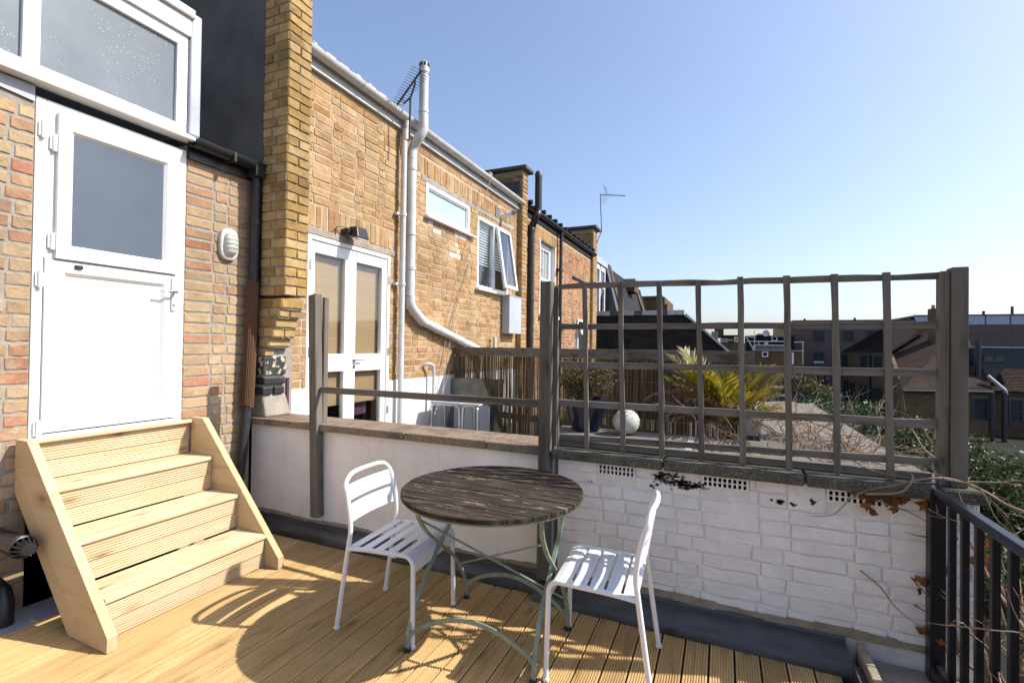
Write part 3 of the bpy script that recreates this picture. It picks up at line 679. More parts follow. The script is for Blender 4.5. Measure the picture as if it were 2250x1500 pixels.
for i in range(5):
    z = 2.215+i*.033; h = math.sqrt(max(1-((z-2.28)/.1)**2, .05)); MB().tube([(XD+.043+.05*h*math.sin(math.pi*j/10)**.6+.001, 2.615-.053*h*math.cos(math.pi*j/10), z) for j in range(11)], .0035, 6).build('glass_rib', 'lamp', lp, smooth=True)
# ---- black gutter and reed-wrapped downpipe
gt = thing('black_gutter', 'black plastic gutter over the lamp with lead edge', 'gutter', (-3.52, 2.6, 2.9))
def gutter(k, x, y0, y1, z, r_, n=10):
    pr = [(x+r_*math.cos(math.pi+math.pi*i/n), z+r_*math.sin(math.pi+math.pi*i/n)) for i in range(n+1)]
    pr += [(a+(x-a)*.08, b+(.004 if i in (0, n) else (z-b)*.08)) for i, (a, b) in list(enumerate(pr))[::-1]]
    k.prism([(a, y0, b) for a, b in pr], (0, y1-y0, 0)); return k
gutter(MB(), -3.545, 2.27, 2.845, 2.975, .06).build('trough', 'blackplastic', gt, smooth=True)
bx('gutter_outlet', 'blackplastic', gt, -3.6, -3.49, 2.75, 2.843, 2.86, 2.985, bev=.01)
bx('fascia_board', 'blackplastic', gt, XD+.004, XD+.03, 2.29, 2.845, 2.85, 2.965)
bx('gutter_bracket', 'blackplastic', gt, -3.61, -3.48, 2.55, 2.575, 2.905, 2.98, bev=.004)
dp = thing('black_downpipe', 'black downpipe with reed wrapping in the corner beside the lamp', 'drainpipe', (-3.56, 2.75, 0))
pp = [(-3.56, 2.805, 2.87), (-3.56, 2.803, 2.5), (-3.56, 2.8, 2.0), (-3.56, 2.765, 1.0), (-3.57, 2.73, .55), (-3.575, 2.7, .3), (-3.58, 2.69, .0)]
MB().tube(pp, .036, 14).build('pipe', 'oldblackpipe', dp, smooth=True)
for i in (1, 2): MB().lathe([(.036, -.03), (.042, -.03), (.042, .03), (.036, .03)], pp[i], 14).build('collar', 'blackplastic', dp, smooth=True)
k = MB()
for i in range(16):
    a = R(-130+i*17); t0, t1 = Vector((-3.56, 2.8, 1.985)), Vector((-3.56, 2.764, .985))
    o_ = Vector((math.cos(a), math.sin(a), 0)); j = rnd.uniform(-.015, .015)
    k.tube([t0+o_*.042+Vector((0, -.008, .02+j)), t0*.5+t1*.5+o_*.042, t1+o_*.042+Vector((0, 0, j))], .0055, 6)
k.build('reed_wrap', 'reedwrap', dp, smooth=True, kind='stuff')
# ---- soil vent cowl bottom left
vc = thing('vent_cowl', 'black slotted pipe cowl poking out beside the foot of the steps', 'vent', (-3.5, 1.2, 0))
o0 = (-3.33, 1.293, .43)
MB().lathe([(0, -.3), (.05, -.3), (.05, -.02), (.056, -.02), (.056, 0), (.05, .005), (.058, .01), (.058, .026), (.05, .03), (.05, .034)], o0, 22, 'x').build('socket', 'blackplastic', vc, smooth=True)
MB().lathe([(0, .094), (.03, .092), (.034, .084), (.03, .08), (0, .08)], o0, 22, 'x').build('cap', 'blackplastic', vc, smooth=True)
MB().lathe([(.036, .03), (.028, .082)], o0, 18, 'x').build('core', 'dark', vc)
for i in range(14):
    a = 6.283*i/14; c, s = math.cos(a), math.sin(a)
    MB().tube([(o0[0]+.034, o0[1]+.05*c, o0[2]+.05*s), (o0[0]+.06, o0[1]+.047*c, o0[2]+.047*s), (o0[0]+.086, o0[1]+.033*c, o0[2]+.033*s)], .004, 5).build('cowl_rib', 'blackplastic', vc)
sp = thing('soil_pipes', 'cluster of black soil pipes at the foot of the brick wall', 'pipe', (-3.5, 1.2, -.02))
MB().tube([(-3.5, 1.17, -.02), (-3.5, 1.17, .3)], .05, 16).build('pipe', 'blackplastic', sp, smooth=True)
MB().tube([(-3.5, 1.17, .27), (-3.5, 1.17, .34)], .058, 16).build('collar', 'blackplastic', sp, smooth=True)
MB().tube([(-3.5, 1.3, -.02), (-3.5, 1.3, .1), (-3.53, 1.3, .15), (-3.62, 1.3, .17)], .04, 16).build('pipe', 'blackplastic', sp, smooth=True)
tag(bx('offcut', 'stairX', None, -3.42, -3.36, 1.375, 1.39, -.02, -.008), 'small pine offcut lying by the foot of the steps', 'offcut')
# ================================================================ PARTY WALL with corbelled brick end
pw = thing('party_wall', 'tall party wall of golden brick with dark rendered side and stepped corbels', 'wall', (-3.6, 2.97, .88))
YP0, YP1, XP = 2.852, 3.08, -3.268
mb = MB(); mb.box(-3.541, XP-.004, YP0+.004, YP1, 1.893, 6.2)
steps = []   # corbel courses measured on the photo: (corner x, top y, bottom y)
rowsC = [(619, 655, 675), (613, 677, 695), (605, 697, 718), (600, 720, 739), (590, 742, 760)]
for (px, ya, yb) in rowsC:
    za, zb = pl(px, ya, 1, YP0).z, pl(px, yb, 1, YP0).z; X = pl(px, (ya+yb)/2, 1, YP0).x; steps.append((X, zb, za)); mb.box(-3.56, X-.004, YP0+.004, YP1, zb-.014, za+.001)
mb.box(XD, -3.5, YP0+.006, 3.15, .886, steps[-1][1]-.0145)
mb.build('mortar_core', 'mortar_grey', pw)
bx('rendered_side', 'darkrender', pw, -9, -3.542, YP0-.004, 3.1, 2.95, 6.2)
fr_ = []; sd = []; r = random.Random(5)
z = 1.898; c = 0
while z < 6.15:
    fr_ += [(YP0, YP1, z, z+.066, XP)] if c % 2 else [(YP0, YP0+.108, z, z+.066, XP), (YP0+.119, YP1, z, z+.066, XP)]
    e = -3.54; cut = (.11 if c % 2 else .165)+r.uniform(-.006, .006)
    sd += [(e, e+cut-.011, z, z+.066, YP0), (e+cut, XP+.004, z, z+.066, YP0)]
    z += .0772; c += 1
for i, (X, za, zb) in enumerate(steps):
    fr_ += [(YP0, YP1-.02, za, zb, X)] if i % 2 == 0 else [(YP0, YP0+.1, za, zb, X), (YP0+.111, YP1-.02, za, zb, X)]
    sd += [(-3.56, X-.112, za, zb, YP0), (X-.1, X+.004, za, zb, YP0)]
lay(pw, fr_, '+X', 'brick_gold', D=.01, jit=.003); lay(pw, sd, '-Y', 'brick_gold', D=.006, jit=.003)
a, b = pl(580, 783, 1, YP0), pl(582, 824, 1, YP0)
bx('red_brick', 'brick_mixed', pw, -3.55, a.x+.012, YP0+.001, YP0+.09, a.z+.006, a.z+.07, bev=.006)
bx('tarred_stone', 'stone_black', pw, -3.6, a.x+.012, YP0-.012, YP1-.01, b.z, a.z, bev=.012)
for q0, q1, z1, z0 in ((0, .21, b.z-.02, b.z-.082), (-.01, .085, b.z-.1, b.z-.165), (.1, .2, b.z-.1, b.z-.165)):
    bx('rough_brick', 'oldblackpipe', pw, -3.6, -3.475+q0*.02, YP0+.0+q0, YP0+q1, z0, z1, bev=.01)
MB().hexa([(-3.63, YP0+.002, .887), (-3.46, YP0+.002, .887), (-3.44, YP1+.02, .887), (-3.63, YP1+.02, .887), (-3.63, YP0+.01, b.z-.17), (-3.5, YP0+.01, b.z-.17), (-3.49, YP1, b.z-.17), (-3.63, YP1, b.z-.17)]).build('cement_lump', 'concrete', pw, bev=.015)
bx('edge_board', 'purple', pw, -3.5, -3.485, 3.085, 3.11, .9, 1.2)
# ================================================================ NEXT HOUSE: yellow brick facade with french doors
nh = thing('yellow_brick_house', 'yellow stock brick house with white french doors and white gutter', 'house', (XF-.5, 5.7, .1))
FD = (3.375, 4.6, .1, 2.54)      # y0 y1 z0 z1
W1 = (5.305, 6.495, 3.2, 3.63); W2 = (6.755, 7.955, 2.42, 3.57)
lint1 = (3.3, 4.7, 2.54, 2.604); sol1 = (3.16, 4.72, 2.612, 2.84); lint2 = (5.2, 8.2, 3.635, 3.7); sol2 = (5.18, 8.0, 3.706, 3.935)
mb = backing(MB(), '+X', 3.05, 8.7, .0, 4.08, XF, XF-.25, [FD, W1, W2]); mb.build('wall', 'mortar_sand', nh)
ops = [FD, W1, W2, (lint1[0]-.01, lint1[1]+.01, lint1[2], lint1[3]), sol1, lint2, sol2]
br = bond(3.1, 8.36, 1.09, 4.07, XF, course=.0798, joint=.012, openings=ops, seed=21, rag=.003)
br = [q for q in br if not (q[0] < 3.2 and False)]
sol = []
for (a, b, z0, z1) in (sol1, sol2):
    u = a
    while u < b-.03: sol.append((u, min(u+.066+rnd.uniform(-.004, .004), b), z0+.004+rnd.uniform(-.004, .004), z1-.008+rnd.uniform(-.012, .004), XF)); u += .0775
wr = random.Random(6); wb = [q for q in br if 5.35 < q[0] and q[1] < 6.5 and 2.72 < q[2] < 3.1 and wr.random() < .32]
br = [q for q in br if q not in wb]
MT['whitewash'] = brickmat('whitewashed_brick', [(.62, .58, .52), (.7, .67, .62), (.58, .5, .4)], smear=(.5, .4, .28), soot=.1)
lay(nh, wb, '+X', 'whitewash', 40, D=.006, jit=.004)
lay(nh, br+sol, '+X', 'brick_yellow', 270, D=.0055, jit=.0045, var=.0035)
bx('lintel', 'concrete', nh, XF-.1, XF+.012, lint1[0], lint1[1], lint1[2]+.001, lint1[3], bev=.004)
bx('lintel', 'concrete', nh, XF-.1, XF+.01, lint2[0], lint2[1], lint2[2], lint2[3], bev=.004)
mb = MB(); mb.box(XF-.02, XF+.0135, 3.11, 3.374, .1, 1.083).box(XF-.02, XF+.0135, 4.601, 8.35, .1, 1.083); mb.build('painted_plinth', 'whitepaint', nh)
MB().prism([(XF+.012, 3.1, 4.075), (XF+.03, 3.1, 4.075), (XF+.03, 3.1, 4.2), (XF+.012, 3.1, 4.2)], (0, 5.27, 0)).build('fascia', 'whitepipe', nh)
MB().prism([(XF+.03, 3.1, 4.078), (XF+.045, 3.1, 4.078), (XF+.045, 3.1, 4.1), (XF+.03, 3.1, 4.1)], (0, 5.25, 0)).build('fascia_trim', 'whitepipe', nh)
gg = gutter(MB(), XF+.095, 3.1, 8.42, 4.225, .058).build('gutter', 'whitepipe', nh, smooth=True)
for y in (3.95, 4.75, 5.35, 6.3, 7.3): gutter(MB(), XF+.095, y, y+.03, 4.224, .063).build('gutter_bracket', 'whitepipe', gg, smooth=True)
MB().prism([(XF+.008, 3.09, 4.21), (-6.5, 3.09, 5.3), (-6.5, 3.09, 5.2), (XF+.008, 3.09, 4.15)], (0, 5.3, 0)).build('roof', 'slate', nh)
mb = MB(); n = 26
for i in range(n):
    y = 3.1+i*1.55/n; h = .075+.012*math.sin(i*1.9)+rnd.uniform(-.006, .006) - (.05*max(0, (i-21)/5))
    mb.box(XF-.02, XF+.055, y, y+1.55/n+.001, 4.2, 4.235+h)
mb.build('roof_edge_mortar', 'roofwhite', nh)
a = pl(682, 98, 0, XF+.05); MB().hexa([(XF-.3, 3.06, a.z+.0), (XF+.1, 3.06, a.z-.02), (XF+.1, a.y+.12, a.z-.05), (XF-.3, a.y+.12, a.z+.02), (XF-.3, 3.06, a.z+.09), (XF+.1, 3.06, a.z+.05), (XF+.1, a.y+.13, a.z-.02), (XF-.3, a.y+.12, a.z+.09)]).build('roof_tile', 'slate', nh)
# interior
mb = MB()
for (a, b, c, d) in (FD, W1, W2): mb.box(XF-2.2, XF-2.1, a-.8, b+.8, c-.3, d+.3).box(XF-2.1, XF-.26, a-.8, a-.75, c-.3, d+.3).box(XF-2.1, XF-.26, b+.75, b+.8, c-.3, d+.3).box(XF-2.1, XF-.26, a-.75, b+.75, d+.2, d+.3).box(XF-2.1, XF-.26, a-.75, b+.75, c-.3, c-.2)
mb.build('room_interior', 'interior', nh)
# french doors
fdp = frame('french_doors', 'white', nh, FD[0], FD[1], .1, 2.538, .045, XF-.1, XF+.006)
gl = [(pl(694, 555, 0, XF), pl(757, 778, 0, XF), pl(705, 818, 0, XF).z), (pl(785, 575, 0, XF), pl(838, 777, 0, XF), pl(784, 815, 0, XF).z)]
for i, (y0, y1) in enumerate(((3.422, 3.985), (3.99, 4.553))):
    g0, g1, zl = gl[i]; ya, yb = g0.y, g1.y; zt_, zm = 2.375, 1.4
    MB().box(XF-.06, XF-.008, y0, ya, .15, 2.49).box(XF-.06, XF-.008, yb, y1, .15, 2.49).box(XF-.06, XF-.0085, ya, yb, zt_, 2.49).box(XF-.06, XF-.0085, ya, yb, zl+.0, zm).box(XF-.06, XF-.0085, ya, yb, .15, .42).build('door_leaf', 'white', fdp, bev=.004)
    bx('glass_pane', 'glass', fdp, XF-.04, XF-.034, ya-.005, yb+.005, zm-.01, zt_+.01); bx('glass_pane', 'glass', fdp, XF-.04, XF-.034, ya-.005, yb+.005, .41, zl+.01)
    for j in range(1): bx('blind', 'blind', fdp, XF-.085, XF-.08, y0+.02, y1-.03, .87, 2.36)
bx('purple_cloth', 'purple', fdp, XF-.2, XF-.15, 4.1, 4.4, .72, .86)
MB().lathe([(0, .0), (.024, .0), (.022, .008), (.01, .012), (.01, .04), (0, .04)], (XF-.008, 4.03, 1.335), 14, 'x').tube([(XF+.03, 4.03, 1.335), (XF+.034, 4.08, 1.34), (XF+.03, 4.14, 1.335)], .008, 8).lathe([(0, .0), (.02, .0), (.02, .006), (0, .006)], (XF-.008, 4.03, 1.265), 14, 'x').build('door_handle', 'steel', fdp, smooth=True)
for y in (3.405, 4.575):
    for z in (2.25, 1.42, .75): bx('hinge', 'steel', fdp, XF+.006, XF+.014, y-.009, y+.009, z-.045, z+.045)
# window 1 (small, frosted)
win = frame('small_window', 'white', nh, *W1, .055, XF-.06, XF+.012)
bx('glass_pane', 'frost_aqua', win, XF-.03, XF-.024, W1[0]+.05, W1[1]-.05, W1[2]+.05, W1[3]-.05)
frame('bead', 'white', win, W1[0]+.054, W1[1]-.054, W1[2]+.054, W1[3]-.054, .02, XF-.024, XF-.004, bev=.003)
bx('sill', 'white', win, XF-.02, XF+.07, W1[0]-.03, W1[1]+.14, W1[2]-.034, W1[2]-.001, bev=.005)
# window 2 (open casement)
win = frame('casement_window', 'white', nh, *W2, .055, XF-.06, XF+.01)
bx('mullion', 'white', win, XF-.06, XF+.0095, 7.34, 7.41, W2[2]+.055, W2[3]-.055)
bx('glass_pane', 'glass', win, XF-.03, XF-.024, W2[0]+.05, 7.345, W2[2]+.05, W2[3]-.05)
bx('sill', 'white', win, XF-.02, XF+.08, W2[0]-.05, W2[1]+.06, W2[2]-.036, W2[2]-.001, bev=.005)
for i in range(15): bx('blind_slat', 'whitepaint', win, XF-.11, XF-.085, W2[0]+.06, W2[1]-.06, W2[3]-.1-i*.045, W2[3]-.085-i*.045)
mv = bpy.data.objects.new('open_light', None); 
ol = MB(); y0, y1, z0, z1 = 7.385, W2[1]-.012, W2[2]+.05, W2[3]-.04
an = R(9); hx, hz = XF+.012, z1
def rot(p):
    dx, dz = p[0]-hx, p[2]-hz; return (hx+dx*math.cos(an)-dz*math.sin(an), p[1], hz+dx*math.sin(an)+dz*math.cos(an))
for b_ in ((hx, hx+.045, y0, y0+.06, z0, z1), (hx, hx+.045, y1-.06, y1, z0, z1), (hx, hx+.0445, y0+.06, y1-.06, z0, z0+.06), (hx, hx+.0445, y0+.06, y1-.06, z1-.06, z1)): ol.box(*b_)
ol.v = [rot(p) for p in ol.v]; lo_ = ol.build('open_light', 'white', win, bev=.004)
g = MB().box(hx+.018, hx+.024, y0+.055, y1-.055, z0+.055, z1-.055); g.v = [rot(p) for p in g.v]; g.build('light_glass', 'mirrorglass', win)
k = MB(); r = random.Random(2)
for _ in range(60):
    p = Vector((XF-.14+r.uniform(-.03, .03), 7.3+r.gauss(0, .06), W2[2]+.08+r.random()**1.5*.45)); s = .02
    k.add([p+Vector((0, -s, -s)), p+Vector((r.uniform(-s, s), s, -s*.3)), p+Vector((0, s*.2, s))], [(0, 1, 2)])
k.build('window_plant', 'shrub', win)
MB().lathe([(0, -.02), (.014, -.02), (.02, 0), (.014, .02), (0, .02)], (XF-.12, 6.86, 2.75), 10).lathe([(0, -.02), (.014, -.02), (.02, 0), (.014, .02), (0, .02)], (XF-.12, 6.93, 2.77), 10).build('ornament', 'white', win, smooth=True)
# ---- pilaster between the houses
p2 = pl(1146, 600, 1, 8.37); XQ = p2.x
pb = thing('pilaster_party_wall', 'brick pilaster with flat stone cap between the yellow and the reddish house', 'wall', (XF-.5, 8.5, 0))
bx('mortar_core', 'mortar_sand', pb, -7, XQ-.004, 8.372, 8.62, -.5, 4.83)
rs = bond(8.372, 8.62, .6, 4.8, XQ, course=.0798, joint=.012, seed=31); rd = bond(XF, XQ, .6, 4.8, 8.37, course=.0798, joint=.012, seed=32)
rd += bond(-4.6, XF-.01, 4.3, 4.8, 8.37, course=.0798, joint=.012, seed=33)
lay(pb, rs, '+X', 'brick_yellow', 80, D=.008); lay(pb, rd, '-Y', 'brick_gold', 0, D=.008)
bx('cap_stone', 'coping2', pb, -6.5, XQ+.09, 8.3, 8.72, 4.831, 4.9, bev=.015)
bx('lead_patch', 'lead', pb, -4.4, XQ-.06, 8.355, 8.3615, 4.4, 4.62)
# ---- second house
h2 = thing('reddish_brick_house', 'reddish brick house with black gutter and white sash window', 'house', (XF-.5, 11.4, 0))
SW = (9.62, 10.66, 2.2, 3.8)
mb = backing(MB(), '+X', 8.63, 14.3, -1, 4.1, XF, XF-.25, [SW]); mb.build('wall', 'mortar_sand', h2)
sol3 = (9.55, 10.75, 3.8, 4.03)
lay(h2, bond(8.63, 13.84, .6, 4.08, XF, course=.0798, joint=.012, openings=[SW, sol3], seed=41), '+X', 'brick_red', 0, D=.006)
so3 = []; u = 9.56
while u < 10.72: so3.append((u, u+.066, 3.812, 4.025, XF)); u += .0775
lay(h2, so3, '+X', 'brick_gold', 0, D=.006, name='soldier_brick')
gutter(MB(), XF+.1, 8.64, 14.0, 4.24, .06).build('gutter', 'blackplastic', h2, smooth=True)
bx('fascia', 'blackplastic', h2, XF+.012, XF+.03, 8.63, 13.9, 4.09, 4.25)
MB().prism([(XF+.1, 8.63, 4.27), (-6.5, 8.63, 5.3), (-6.5, 8.63, 5.2), (XF+.1, 8.63, 4.2)], (0, 5.4, 0)).build('roof', 'slate', h2)
for i in range(14): MB().lathe([(0, -.2), (.05, -.2), (.05, .12), (0, .12)], (XF+.05, 8.7+i*.38, 4.3), 8, 'x').build('eaves_tile', 'slate', h2, smooth=True)
sw = bx('reveal', 'whitepaint', h2, XF-.245, XF-.15, SW[0], SW[1], SW[2], SW[3])
for a, b in ((SW[0]-.001, SW[0]+.03), (SW[1]-.03, SW[1]+.001)): bx('reveal_side', 'whitepaint', sw, XF-.15, XF+.003, a, b, SW[2], SW[3])
frame('sash_frame', 'white', sw, SW[0]+.03, SW[1]-.03, SW[2]+.02, SW[3]-.02, .07, XF-.149, XF-.1)
frame('upper_sash', 'white', sw, SW[0]+.1, SW[1]-.1, 2.98, SW[3]-.09, .05, XF-.148, XF-.112); frame('lower_sash', 'white', sw, SW[0]+.1, SW[1]-.1, SW[2]+.09, 3.02, .05, XF-.148, XF-.122)
bx('glazing_bar', 'white', sw, XF-.148, XF-.118, 10.13, 10.155, SW[2]+.1, SW[3]-.1)
bx('curtain', 'potwhite', sw, XF-.1495, XF-.1485, SW[0]+.11, SW[1]-.11, SW[2]+.1, SW[3]-.1)
bx('glass_pane', 'glass', sw, XF-.135, XF-.13, SW[0]+.1, SW[1]-.1, SW[2]+.1, SW[3]-.1)
bx('sill', 'whitepaint', sw, XF-.15, XF+.09, SW[0]-.05, SW[1]+.06, SW[2]-.07, SW[2])
a, b = pl(1266, 700, 0, XF), pl(1282, 765, 0, XF)
lw = bx('low_window', 'dark', h2, XF-.02, XF+.01, a.y, a.y+.9, b.z-.1, a.z)
frame('low_window_frame', 'white', lw, a.y, a.y+.9, b.z-.1, a.z, .07, XF+.0, XF+.05)
MB().lathe([(0, 0), (.12, .0), (.13, .05), (0, .07)], (XF+.1, a.y+.1, (a.z+b.z)/2+.1), 16, 'x').build('satellite_dish', 'white', h2, smooth=True)
bx('ledge_bar', 'aerial', h2, XF+.01, XF+.06, 12.0, 13.3, 3.3, 3.33)
# end pilaster of the second house
p3 = thing('end_pilaster_wall', 'brick pilaster with flat cap at the far end of the reddish house', 'wall', (XF-.5, 14.1, 0))
X3 = pl(1303, 600, 1, 13.85).x
bx('mortar_core', 'mortar_sand', p3, -7, X3-.004, 13.852, 14.3, -3, 4.98)
lay(p3, bond(XF, X3, 1.2, 4.95, 13.85, course=.0798, joint=.012, seed=51)+bond(-4.8, XF, 4.4, 4.95, 13.85, course=.0798, joint=.012, seed=52), '-Y', 'brick_gold', 0, D=.008)
lay(p3, bond(13.852, 14.3, 1.2, 4.95, X3, course=.0798, joint=.012, seed=53), '+X', 'brick_yellow', 0, D=.008)
bx('cap_stone', 'coping2', p3, -6.5, X3+.1, 13.75, 14.4, 4.981, 5.06, bev=.01)
# ================================================================ PIPES ON THE FACADE
t = thing('white_downpipe', 'slim white downpipe dropping from the gutter beside the french doors', 'drainpipe', (XF+.08, 4.86, 0))
yp = pl(884, 600, 0, XF+.08).y
MB().tube([(XF+.095, yp+.02, 4.17), (XF+.095, yp+.02, 4.06), (XF+.08, yp, 3.95), (XF+.08, yp, .12)], .034, 14).build('pipe', 'whitepipe', t, smooth=True)
MB().lathe([(.034, -.06), (.04, -.06), (.04, .06), (.034, .06)], (XF+.09, yp+.01, 4.0), 14).build('collar', 'whitepipe', t, smooth=True)
for z in (3.05, 2.22): MB().lathe([(.033, -.02), (.041, -.02), (.041, .02), (.033, .02)], (XF+.08, yp, z), 14).box(XF+.005, XF+.06, yp-.09, yp-.015, z-.015, z+.015).build('bracket', 'whitepipe', t)
t = thing('white_flue', 'fat white boiler flue bending along the yellow brick wall up past the gutter', 'flue', (XF+.1, 5.0, 0))
XL = XF+.085; q0 = pl(906, 330, 0, XL); q1 = pl(905, 655, 0, XL); q2 = pl(925, 690, 0, XL); q3 = pl(1048, 766, 0, XL); ft = pl(934, 170, 0, XL+.14); fb = pl(930, 285, 0, XL+.14)
FR = .055
vert = [Vector((XL, q0.y, 3.78)), Vector((XL, q0.y, q1.z+.02))]
el = smoothpath([(XL, q0.y, q1.z+.02), (XL, q0.y+.02, q1.z-.09), (XL, q0.y+.11, q1.z-.16), (XL, q0.y+.28, q1.z-.27)], 4)
d0 = el[-1]; d1 = Vector((XL, q3.y, q3.z)); 
MB().tube(vert, FR, 18).build('vertical_pipe', 'whitepipe', t, smooth=True)
MB().tube(el, FR+.003, 18).build('elbow', 'whitepipe', t, smooth=True)
MB().tube([d0, d1, d1+(d1-d0)*.12], FR, 18).build('sloping_pipe', 'whitepipe', t, smooth=True)
jog = smoothpath([(XL, q0.y, 3.76), (XL+.005, q0.y+.01, 3.9), (XL+.1, fb.y-.02, 4.02), (XL+.14, fb.y, 4.12), (XL+.14, fb.y, 4.3)], 4)
MB().tube(jog, FR+.003, 18).build('elbow', 'whitepipe', t, smooth=True)
MB().tube([(XL+.14, fb.y, 4.28), (XL+.14, fb.y, 4.8)], FR, 18).build('upper_pipe', 'whitepipe', t, smooth=True)
cp = MB().lathe([(FR, 4.8), (FR+.008, 4.8), (FR+.008, 4.86), (FR*.95, 4.87), (FR*.95, 4.92), (FR*.6, 4.935), (0, 4.935)], (XL+.14, fb.y, 0), 18).build('terminal', 'whitepipe', t, smooth=True)
for i in range(8): bx('terminal_slot', 'dark', cp, XL+.14+FR*.96*math.cos(i*.785)-.008, XL+.14+FR*.96*math.cos(i*.785)+.008, fb.y+FR*.96*math.sin(i*.785)-.008, fb.y+FR*.96*math.sin(i*.785)+.008, 4.875, 4.912)
for p, dr_ in ((vert[0]*.45+vert[1]*.55, (0, 0, 1)), (vert[0]*.2+vert[1]*.8, (0, 0, 1)), (vert[0]*.92+vert[1]*.08, (0, 0, 1)), (d0, d1-d0), (d0*.75+d1*.25, d1-d0), (d0*.35+d1*.65, d1-d0), (d0*.2+d1*.8, d1-d0), (Vector((XL+.14, fb.y, 4.33)), (0, 0, 1))):
    v = Vector(dr_).normalized()*.018; MB().tube([p-v, p+v], FR+.007, 18).build('joint_band', 'whitepipe', t, smooth=True)
t = thing('overflow_pipe', 'thin white swan-neck pipe standing against the white plinth', 'pipe', (XF+.1, 5.5, .1))
a = pl(940, 800, 0, XF+.05); MB().tube([(XF, a.y-.06, a.z-.03), (XF+.04, a.y-.05, a.z)]+[(XF+.08, a.y+.0, a.z+.01), (XF+.1, a.y+.05, a.z-.02), (XF+.1, a.y+.07, a.z-.12), (XF+.1, a.y+.05, .1)], .022, 10).build('pipe', 'whitepipe', t, smooth=True)
t = thing('stub_pipe', 'short grey pipe rising behind the reed fence', 'pipe', (XF+.1, 7.0, .1))
a = pl(1087, 740, 0, XF+.08); MB().tube([(XF+.08, a.y, .2), (XF+.08, a.y, a.z)], .03, 10).build('pipe', 'whitepipe', t, smooth=True)
t = thing('black_flue', 'fat black flue with a jog rising past the black gutter', 'flue', (XF+.1, 9.1, 0))
ya = pl(1166, 600, 0, XF+.1).y; yb = pl(1183, 430, 0, XF+.24).y
MB().tube(smoothpath([(XF+.1, ya, -.5), (XF+.1, ya, 2), (XF+.1, ya, 3.75), (XF+.11, ya+.02, 3.85), (XF+.22, yb-.05, 4.05), (XF+.24, yb, 4.15), (XF+.24, yb, 4.5), (XF+.24, yb, 4.85)], 4), .07, 16).build('pipe', 'blackplastic', t, smooth=True)
for z in (3.78, 2.4): MB().lathe([(.07, -.03), (.078, -.03), (.078, .03), (.07, .03)], (XF+.1, ya, z), 16).build('joint_band', 'blackplastic', t, smooth=True)
MB().lathe([(.074, 4.82), (.076, 4.88), (.05, 4.93), (0, 4.93)], (XF+.24, yb, 0), 16).build('terminal', 'aerial', t, smooth=True)
t = thing('thin_black_downpipe', 'thin black downpipe on the reddish brick house', 'drainpipe', (XF+.08, 11, 0))
ya = pl(1232, 600, 0, XF+.08).y; MB().tube([(XF+.1, ya, 4.2), (XF+.08, ya, 4.0), (XF+.08, ya, -1)], .04, 12).build('pipe', 'blackplastic', t, smooth=True)
for z in (3.3, 1.9): bx('bracket', 'blackplastic', t, XF+.01, XF+.13, ya-.12, ya+.05, z-.03, z+.03)
# ---- flood light, security camera, meter box, cables, vent
t = thing('flood_light', 'small black flood light over the french doors', 'lamp', (XF, 4.1, 2.6))
a = pl(790, 510, 0, XF+.14); y0 = a.y; z0 = a.z
MB().hexa([(XF+.07, y0-.09, z0-.045), (XF+.2, y0-.09, z0-.075), (XF+.2, y0+.09, z0-.075), (XF+.07, y0+.09, z0-.045), (XF+.06, y0-.07, z0+.05), (XF+.17, y0-.075, z0+.045), (XF+.17, y0+.075, z0+.045), (XF+.06, y0+.07, z0+.05)]).build('housing', 'blackplastic', t, bev=.012)
MB().hexa([(XF+.085, y0-.075, z0-.062), (XF+.19, y0-.075, z0-.085), (XF+.19, y0+.075, z0-.085), (XF+.085, y0+.075, z0-.062), (XF+.085, y0-.075, z0-.055), (XF+.19, y0-.075, z0-.07), (XF+.19, y0+.075, z0-.07), (XF+.085, y0+.075, z0-.055)]).build('lens', 'lamp', t)
bx('bracket', 'blackplastic', t, XF+.008, XF+.1, y0-.12, y0-.06, z0-.03, z0+.02, bev=.004)
MB().tube(smoothpath([(XF+.012, y0-.2, z0-.06), (XF+.03, y0-.21, z0+.01), (XF+.05, y0-.15, z0+.03), (XF+.08, y0-.09, z0+.02)], 4), .005, 6).build('cable', 'blackplastic', t)
t = thing('security_camera', 'white and grey bullet security camera under the end of the gutter', 'camera', (XF, 7.95, 3.85))
a = pl(1113, 472, 0, XF+.1); b = pl(1136, 464, 0, XF+.28)
MB().tube([a, a*.5+b*.5], [.05, .045], 14).build('body', 'white', t, smooth=True); MB().tube([a*.5+b*.5, b], [.045, .035], 14).build('arm', 'steel', t, smooth=True)
MB().tube([(XF, a.y-.05, a.z), a], .02, 8).build('bracket', 'white', t)
vt = bx('wall_vent', 'concrete', nh, XF+.006, XF+.02, a.y-.25, a.y-.06, a.z-.08, a.z+.1)
for i in range(4): bx('vent_slot', 'dark', vt, XF+.02, XF+.022, a.y-.23, a.y-.08, a.z-.06+i*.04, a.z-.045+i*.04)
t = thing('meter_box', 'tall grey metal meter box on the yellow brick wall below the open window', 'box', (XF, 8.1, 1.7))
a, b = pl(1120, 650, 0, XF+.16), pl(1145, 735, 0, XF+.16)
bx('casing', 'greybox', t, XF+.012, XF+.16, a.y-.0, b.y, 1.73, 2.39, bev=.006); bx('lid', 'greybox', t, XF+.005, XF+.168, a.y-.01, b.y+.01, 2.391, 2.405, bev=.003)
